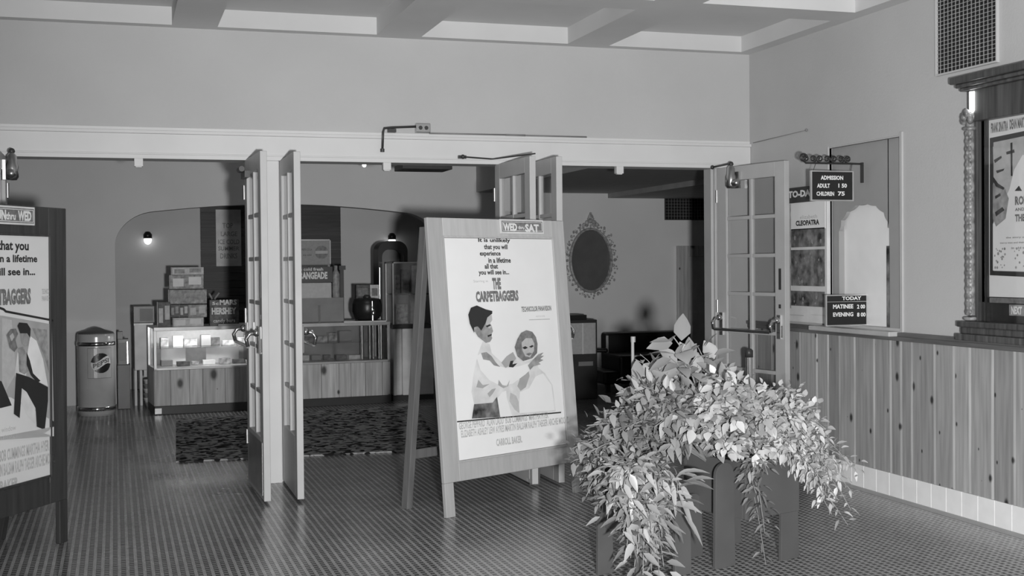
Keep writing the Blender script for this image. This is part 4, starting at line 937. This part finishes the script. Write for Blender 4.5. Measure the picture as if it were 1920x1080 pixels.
# arched popcorn machine and glass case beyond it
PYm = 14.75
r = thing('popcorn_machine', 'tall arched-hood popcorn machine with dark frame behind the urn', 'popcorn machine', onY(735, 752, PYm)); ORG[r.name].z = 0; r.location = ORG[r.name]
A = onY(710, 550, PYm).x; B_ = onY(765, 550, PYm).x; Zt_ = onY(735, 452, PYm).z; Zm = onY(735, 606, PYm).z
q = MB(); n = 18; R_ = .12; prof = []
for s_ in (1,):
    for i in range(n+1): t_ = math.pi/2*i/n; prof.append((A+R_-R_*math.cos(t_), Zt_-R_+R_*math.sin(t_)))
    for i in range(n+1): t_ = math.pi/2*(1-i/n); prof.append((B_-R_+R_*math.cos(t_), Zt_-R_+R_*math.sin(t_)))
prof = [(A, Zm)]+prof+[(B_, Zm)]
cxm, czm = (A+B_)/2, (Zt_+Zm)/2
inn = [(A+.045 if x < cxm else B_-.045, z) if z <= Zm+.001 else (cxm+(x-cxm)*.74, Zt_-.10+(z-Zt_)*.75) for x, z in prof]
vs_ = [(x, PYm, z) for x, z in prof]+[(x, PYm, z) for x, z in inn]+[(x, PYm+.3, z) for x, z in prof]+[(x, PYm+.3, z) for x, z in inn]
m_ = len(prof); fs = []
for i in range(m_-1):
    fs += [(i, i+1, m_+i+1, m_+i), (2*m_+i, 3*m_+i, 3*m_+i+1, 2*m_+i+1), (i, 2*m_+i, 2*m_+i+1, i+1), (m_+i, m_+i+1, 3*m_+i+1, 3*m_+i)]
q.add(vs_, fs); q.build('arched_hood', 'black', r)
q = MB(); q.box(A+.03, B_-.03, PYm+.25, PYm+.28, Zm, Zt_-.1); q.build('back_plate', 'mid', r)
q = MB(); q.box(A, B_, PYm, PYm+.3, 0, Zm); q.build('cabinet', 'dark', r, bevel=.005)
q = MB(); q.cyl((A+.012, PYm-.015, Zm), (A+.012, PYm-.015, onY(712, 502, PYm).z), .012, n=10); q.build('chrome_post', 'chrome', r)
r = thing('display_cabinet', 'glass display cabinet on a pale steel base at the right end of the counter', 'display cabinet', V((onY(737, 752, 14.3).x, 14.3, 0)))
DY = 14.3; A = onY(736, 550, DY).x; B_ = onY(812, 550, DY).x; Zt_ = onY(760, 491, DY).z; Zm = onY(760, 608, DY).z; Zc = onY(760, 622, DY).z
q = MB(); w_ = .018
for x in (A, B_-w_):
    for y_ in (DY, DY+.4): q.box(x, x+w_, y_, y_+w_, Zm, Zt_)
q.box(A, B_, DY, DY+w_, Zt_-w_, Zt_); q.box(A, B_, DY+.4, DY+.4+w_, Zt_-w_, Zt_); q.box(A, A+w_, DY, DY+.4, Zt_-w_, Zt_)
q.build('chrome_frame', 'alu', r, bevel=.002)
q = MB(); q.box(A+w_, B_-w_, DY+.006, DY+.01, Zm, Zt_-w_); q.build('front_glass', 'cglass', r)
q = MB(); q.box(A+w_, B_-w_, DY+.38, DY+.395, Zm, Zt_-w_); q.build('back_panel', 'mid', r)
q = MB(); zz = (Zm+Zt_)/2-.02; q.box(A+w_, B_-w_, DY+.03, DY+.38, zz, zz+.012); q.build('shelf', 'dark', r)
q = MB(); q.box(A, B_, DY-.005, DY+.42, Zm-.05, Zm); q.build('ledge', 'black', r, bevel=.003)
q = MB(); q.box(A, A+.04, DY, DY+.4, .06, Zm-.05); q.box(A+.11, B_, DY+.0, DY+.4, .06, Zm-.05); q.box(A+.04, A+.11, DY+.03, DY+.4, .06, Zm-.05); q.build('steel_base', 'light', r, bevel=.01)
q = MB(); q.box(A, B_, DY+.02, DY+.4, 0, .06); q.build('plinth', 'black', r)
for k, (x0, y0, x1, y1, m_) in enumerate(((752, 505, 768, 543, 'box2'), (772, 498, 793, 540, 'box3'), (742, 515, 750, 543, 'box1'), (745, 570, 765, 606, 'box1'), (770, 552, 786, 606, 'box3'), (789, 565, 800, 606, 'mid'))):
    q = MB(); zlo = (zz+.0125) if y0 < 548 else Zm+.001; pxbox(q, x0, y0, x1, y1, DY+.15, .08, zlo)
    tag(q.build('snack_pack', m_, bevel=.004, org=onY((x0+x1)/2, y1, DY+.15)), 'one of the snack packs standing in the glass display cabinet', 'snack', 'snack packs in the display cabinet')

# oval mirror in an ornate frame
mc = onY(1106.5, 488, PY); rx = (onY(1143, 488, PY).x-onY(1070, 488, PY).x)/2; rz = (onY(1106, 432, PY).z-onY(1106, 545, PY).z)/2
r = thing('oval_mirror', 'oval mirror in an ornate openwork frame on the lobby wall', 'mirror', mc)
q = MB(); q.poly([(mc.x+math.cos(t_)*rx, PY-.012, mc.z+math.sin(t_)*rz) for t_ in [2*math.pi*j/64 for j in range(64)]], .01, V((0, -1, 0))); q.build('mirror_glass', 'mirror', r)
q = MB(); pts = [V((mc.x+math.cos(t_)*(rx+.012), PY-.045, mc.z+math.sin(t_)*(rz+.012))) for t_ in [2*math.pi*j/64 for j in range(65)]]; q.tube(pts, .016, 8); 
q.tube([p-V((0, -.022, 0)) for p in pts], .02, 6); q.build('inner_rim', 'ornate', r)
q = MB(); random.seed(2)
for ring, (k, nb) in enumerate(((.045, 40), (.075, 34), (.10, 20))):
    for i in range(nb):
        t_ = 2*math.pi*i/nb+ring*.2; w = k+random.uniform(-.01, .014)
        if ring == 2 and abs(math.sin(t_)) > .5 and random.random() < .35: continue
        q.ball((mc.x+math.cos(t_)*(rx+w), PY-.018-random.uniform(0, .015), mc.z+math.sin(t_)*(rz+w)), random.uniform(.009, .02), .012, random.uniform(.009, .024), n=7)
for i in range(26):
    t_ = 2*math.pi*i/26; c = V((mc.x+math.cos(t_)*(rx+.07), PY-.02, mc.z+math.sin(t_)*(rz+.07))); R_ = .026
    q.tube([c+V((math.cos(a)*R_*(1-a/12), 0, math.sin(a)*R_*(1-a/12))) for a in [j*.7+t_ for j in range(9)]], .005, 5)
q.build('carved_scrolls', 'ornate', r)
q = MB(); top = mc.z+rz
for dx, dz, s_ in ((0, .17, .04), (0, .12, .035), (-.05, .1, .03), (.05, .1, .03), (-.09, .07, .025), (.09, .07, .025), (-.03, .145, .02), (.03, .145, .02), (0, .215, .018)): q.ball((mc.x+dx, PY-.03, top+dz), s_, .015, s_, n=9)
q.build('crest', 'ornate', r)

# wood-framed notice case right of mirror
r = thing('wood_framed_panel', 'pine-framed pale panel on the lobby wall beside the dark door jamb', 'panel', onY(1300, 640, PY))
q = MB(); A = onY(1268, 560, PY).x; B_ = A+1.0; Zt_ = onY(1300, 461, PY).z; Zb = .0; w_ = .16
q.box(A, A+w_, PY-.06, PY-.001, Zb, Zt_); q.box(B_-w_, B_, PY-.06, PY-.001, Zb, Zt_); q.box(A+w_, B_-w_, PY-.06, PY-.001, Zt_-.14, Zt_); q.build('frame', 'pined', r, bevel=.006)
q = MB(); q.box(A+w_, B_-w_, PY-.03, PY-.001, Zb, Zt_-.14); q.build('panel', 'light', r)
# cabinet right of the placard
VY = 13.6
r = thing('candy_machine', 'dark vending cabinet with a pale upper panel just right of the placard', 'vending machine', V((onY(1090, 780, VY).x, VY, 0)))
q = MB(); A, B_, _, Zt_ = pxbox(q, 1040, 600, 1120, 690, VY, .4, 0); q.build('body', 'dark', r, bevel=.008)
q = MB(); pxbox(q, 1050, 606, 1117, 664, VY-.006, .006); plab(q.build('upper_panel', 'inkl', r), 'pale upper panel')
q = MB(); pxbox(q, 1092, 606, 1094, 664, VY-.010, .004); q.build('panel_divider', 'light', r)
q = MB(); pxbox(q, 1040, 591, 1100, 600, VY+.05, .3); q.build('top_box', 'black', r)
q = MB(); p = onY(1128, 658, VY); q.cyl((B_, VY+.08, p.z), (p.x+.06, VY+.05, p.z), .022, n=10); q.ball((p.x+.07, VY+.05, p.z), .03, n=10); q.build('pull_handle', 'black', r)
q = MB(); pxbox(q, 1085, 678, 1112, 686, VY-.006, .005); q.build('name_plate', 'mid', r)

# dark settee against the lobby wall behind the plants
SY = 14.3; r = thing('settee', 'low dark settee against the lobby wall behind the top of the plants', 'settee', V((onY(1215, 780, SY).x, SY, 0)))
A = onY(1157, 700, SY).x; B_ = onY(1330, 700, SY).x; Zt_ = onY(1200, 622, SY+.5).z
q = MB(); q.box(A+.05, B_, SY+.5, SY+.68, .1, Zt_); q.build('backrest', 'black', r, bevel=.04)
q = MB(); q.box(A, B_, SY-.1, SY+.5, .1, .45); q.build('seat', 'black', r, bevel=.03)
q = MB(); q.box(A-.22, A, SY-.12, SY+.6, .1, onY(1140, 695, SY).z); q.build('armrest', 'black', r, bevel=.03)
for x in (A-.16, B_-.1):
    for y_ in (SY-.05, SY+.5):
        q = MB(); q.box(x, x+.05, y_, y_+.05, 0, .1); q.build('leg', 'dark', r)
# small stanchion posts by the right door
ps = onY(1405, 780, 8.2); r = thing('stanchion_post', 'bright chrome stanchion post before the glazed door behind the plants', 'stanchion', (ps.x, 8.2, 0))
zt5 = onY(1405, 657, 8.2).z
q = MB(); q.cyl((ps.x, 8.2, .03), (ps.x, 8.2, zt5), .026, n=20); q.build('post', 'chrome', r)
q = MB(); q.lathe((ps.x, 8.2, 0), [(.15, 0), (.15, .012), (.06, .03), (.03, .05), (.026, .09)], 28); q.build('base', 'chrome', r)
q = MB(); q.lathe((ps.x, 8.2, zt5), [(.03, -.05), (.03, 0), (.018, .012), (0, .016)], 18); q.build('cap', 'dark', r)

# ============================================================ planters and plants
def planter(C, u, v, a, b, z0, z1, label, legs):
    r = thing('planter_box', label, 'planter', V((C.x, C.y, 0))); t = .022; up = V((0, 0, 1))
    def bx(m, p, q_, s_, w_, zl, zh): m.obox(C+u*p+v*q_+up*zl, u*s_, v*w_, up*(zh-zl))
    for nm, g_ in (('front_board', (0, 0, a, t)), ('back_board', (0, b-t, a, t)), ('side_board', (0, t, t, b-2*t)), ('side_board', (a-t, t, t, b-2*t))):
        q = MB(); bx(q, *g_, z0, z1); q.build(nm, 'planter', r, bevel=.003)
    q = MB(); bx(q, t, t, a-2*t, b-2*t, z0+.02, z1-.06); q.build('soil', 'soil', r)
    for (p, q_, dirv, w_, zh) in legs:
        o_ = C+u*p+v*q_; dv = u if dirv == 'u' else v; nv = v if dirv == 'u' else u; k = MB(); pts = []
        R_ = w_/2
        for i in range(13): t_ = math.pi*(1-i/12); pts.append(o_+dv*(R_+R_*math.cos(t_))+up*(zh-R_+R_*math.sin(t_)))
        pts += [o_+dv*w_*1.05, o_-dv*w_*.05]
        k.poly(pts, .02, nv.normalized()*(1 if True else -1)); k.build('leg', 'planter', r, bevel=.002)
    return r
pu = V((.953, .303, 0)); pv = V((-.303, .953, 0)); Pc = V((3.05, 5.72, 0))
zl = onY(1402, 975, 5.72).z; zh_ = onY(1402, 868, 5.72).z
planter(Pc, pu, pv, .40, .46, zl, zh_, 'dark board planter on plank legs under the bushy plants', [(-.13, .1, 'u', .13, .54), (.27, .024, 'u', .125, .33), (-.10, .36, 'u', .12, .34), (.30, .47, 'u', .12, .34), ])
Pd = V((2.37, 5.66, 0)); pu2 = V((.96, .28, 0)); pv2 = V((-.28, .96, 0))
planter(Pd, pu2, pv2, .32, .20, .24, .40, 'low dark planter left of the taller one, hidden by trailing leaves', [(.02, -.03, 'u', .09, .26), (.27, -.03, 'u', .10, .36), (-.02, .22, 'u', .09, .3), (.28, .22, 'u', .09, .3)])

def leaf(m, p, d, upv, L, Wd, droop, fold=.25, segs=4):
    d = d.normalized(); s_ = d.cross(upv)
    if s_.length < .05: s_ = d.orthogonal()
    s_.normalize(); nrm = s_.cross(d).normalized(); vs_ = []
    for i in range(segs+1):
        t_ = i/segs; w = Wd*.5*(math.sin(math.pi*min(1, t_**.72)))**.9*(1-.15*t_) if 0 < i < segs else .0015
        c = p+d*(L*t_*(1-.12*droop*t_))-V((0, 0, 1))*(droop*L*t_*t_*.6)
        vs_ += [c-s_*w+nrm*(w*fold), c, c+s_*w+nrm*(w*fold)]
    fs = []
    for i in range(segs): a = 3*i; fs += [(a, a+1, a+4, a+3), (a+1, a+2, a+5, a+4)]
    m.add(vs_, fs, True)
def plant(name, label, root, tips, nleaf, L, asp, droop, lm, seed, sag=.0, spread=.35, stemr=.006, first=.35, toward=.35, shell=0):
    random.seed(seed); r = thing(name, label, 'plant', root); st = MB(); lv = MB()
    for tip in tips:
        tip = V(tip); mid = (root+tip)/2+V((random.uniform(-.05, .05), random.uniform(-.05, .05), .12+sag+random.uniform(-.03, .06))); pts = []
        for i in range(9):
            t_ = i/8; pts.append(root*(1-t_)**2+mid*2*t_*(1-t_)+tip*t_*t_)
        st.tube(pts, stemr, 5, stemr*.45)
        axis_l = (tip-root).length
        for k in range(nleaf):
            t_ = first+(1-first)*(k+random.random()*.7)/nleaf; p = root*(1-t_)**2+mid*2*t_*(1-t_)+tip*t_*t_
            tg = ((mid-root)*(1-t_)+(tip-mid)*t_).normalized(); az = k*2.4+random.random()
            a = tg.orthogonal().normalized(); b = tg.cross(a); dv = (a*math.cos(az)+b*math.sin(az))
            tocam = (CAM-p).normalized()
            dd = (dv+tg*random.uniform(.15, .7)+tocam*toward*random.random()+V((0, 0, random.uniform(-.3, .15)))).normalized()
            ll = L*random.uniform(.6, 1.2); leaf(lv, p+dv*random.uniform(0, spread*.15), dd, V((0, 0, 1))+tocam*.9*random.random()+V((random.uniform(-.4, .4), random.uniform(-.3, .3), 0)), ll, ll*asp*random.uniform(.8, 1.15), droop*random.uniform(.3, 1.3))
    st.build('stems', 'stem', r); lv.build('leaves', lm, r, recalc=False); return r
def tips_in(poly, n, Y0, Y1, seed, mind=22):
    """branch ends scattered over a region of the bush between two depths"""
    random.seed(seed); xs = [p[0] for p in poly]; ys = [p[1] for p in poly]; out = []; got = []; tries = 0
    def inside(x, y):
        c = False; j = len(poly)-1
        for i in range(len(poly)):
            if ((poly[i][1] > y) != (poly[j][1] > y)) and x < (poly[j][0]-poly[i][0])*(y-poly[i][1])/(poly[j][1]-poly[i][1])+poly[i][0]: c = not c
            j = i
        return c
    while len(out) < n and tries < 6000:
        tries += 1; x = random.uniform(min(xs), max(xs)); y = random.uniform(min(ys), max(ys))
        if inside(x, y) and all((x-a)**2+(y-b)**2 > mind**2 for a, b in got):
            got.append((x, y)); out.append(onY(x, y, random.uniform(Y0, Y1)))
        if tries % 1500 == 0: mind *= .7
    return out
R1 = Pc+pu*.2+pv*.25+V((0, 0, zh_-.06)); R2 = Pd+pu2*.17+pv2*.17+V((0, 0, .36))
def rt(b, dx, dy): return b+V((dx, dy, 0))
plant('broad_leaf_plant', 'tallest plant with broad pointed leaves at the top of the bush', rt(R1, -.12, .08), tips_in([(1225, 672), (1262, 628), (1330, 655), (1365, 690), (1350, 760), (1230, 770), (1165, 745)], 28, 5.85, 6.3, 1), 8, .14, .6, .25, 'leafa', 1, sag=.06, first=.62)
plant('bushy_plant', 'dense bright small-leaved plant in the middle of the bush, facing us', rt(R1, .05, -.06), tips_in([(1320, 700), (1410, 715), (1480, 735), (1500, 840), (1440, 855), (1300, 845), (1270, 780)], 90, 5.55, 6.0, 2, 14), 14, .06, .75, .2, 'leafb', 2, sag=.06, first=.6, toward=1.1, stemr=.004)
plant('bushy_plant', 'mid-grey bushy plant with pointed leaves at the left shoulder of the bush', rt(R1, -.15, .0), tips_in([(1140, 770), (1180, 715), (1300, 735), (1320, 800), (1310, 835), (1230, 850), (1100, 850), (1090, 800)], 84, 5.6, 6.1, 3, 14), 15, .075, .45, .25, 'leafc', 3, sag=.08, first=.5, stemr=.004)
plant('trailing_plant', 'fine-leaved foliage hanging lowest at the left edge of the bush beside the placard', rt(R2, -.05, .0), tips_in([(1075, 820), (1190, 840), (1240, 860), (1210, 950), (1150, 975), (1090, 930), (1068, 870)], 76, 5.7, 6.15, 4, 12), 15, .055, .5, .3, 'leafc', 4, sag=.1, first=.5, stemr=.004)
plant('trailing_plant', 'long narrow leaves drooping over the low planter in front', rt(R2, .05, -.05), tips_in([(1140, 880), (1225, 880), (1255, 930), (1245, 1000), (1245, 1085), (1190, 1085), (1165, 1020), (1130, 970)], 56, 5.25, 5.55, 5, 14), 13, .085, .4, .4, 'leafa', 5, sag=.12, first=.5, stemr=.004)
plant('bushy_plant', 'small-leaved speckled plant at the right shoulder of the bush before the wainscot', rt(R1, .15, .0), tips_in([(1480, 722), (1530, 760), (1565, 840), (1530, 880), (1450, 875), (1430, 830)], 78, 5.5, 5.95, 6, 13), 13, .05, .6, .3, 'leafb', 6, sag=.06, first=.55, toward=.8, stemr=.004)
plant('vine', 'long trailing vine reaching right over the white tile base', rt(R1, .18, .0), [onY(x, y, 5.5) for x, y in ((1605, 880), (1585, 862), (1560, 890), (1598, 905), (1570, 935), (1618, 886), (1545, 870), (1595, 955), (1560, 965), (1545, 930), (1590, 985), (1555, 915), (1575, 905), (1540, 900), (1575, 875), (1600, 925), (1565, 950))], 18, .05, .42, .45, 'leafb', 7, sag=.09, first=.45, stemr=.003)
plant('vine', 'thin vine hanging down before the planter corner', rt(R1, -.02, -.12), [onY(x, y, 5.55) for x, y in ((1418, 925), (1412, 900), (1428, 950), (1434, 1000), (1436, 1060), (1424, 885), (1440, 890), (1415, 880))], 14, .05, .4, .5, 'leafc', 8, sag=.04, first=.6, stemr=.003)
plant('trailing_plant', 'long leaves reaching out sideways before the dark planter board', rt(R2, .1, -.1), [onY(x, y, 5.4) for x, y in ((1262, 905), (1270, 925), (1265, 950), (1258, 975), (1275, 915), (1268, 965))], 5, .17, .26, .45, 'leafa', 9, sag=.1, first=.8, stemr=.004, toward=.1)
plant('seedling', 'slender upright shoots with buds rising at the left of the bush', rt(R1, -.2, .1), [onY(x, y, 6.2) for x, y in ((1188, 672), (1200, 664), (1165, 712), (1212, 690))], 5, .075, .5, .5, 'leafa', 10, sag=.08, first=.65, stemr=.004)
p = onY(1187, 760, 6.2); pt = onY(1187, 631, 6.2); r = MB().cyl((p.x, 6.2, .40), (p.x, 6.2, pt.z), .009, n=8).cyl((pt.x, 6.2, pt.z-.03), (pt.x, 6.2, pt.z), .013, n=10)
tag(r.build('plant_stake', 'stem', org=V((p.x, 6.2, .40))), 'thin upright garden stake at the left of the bush', 'stake')
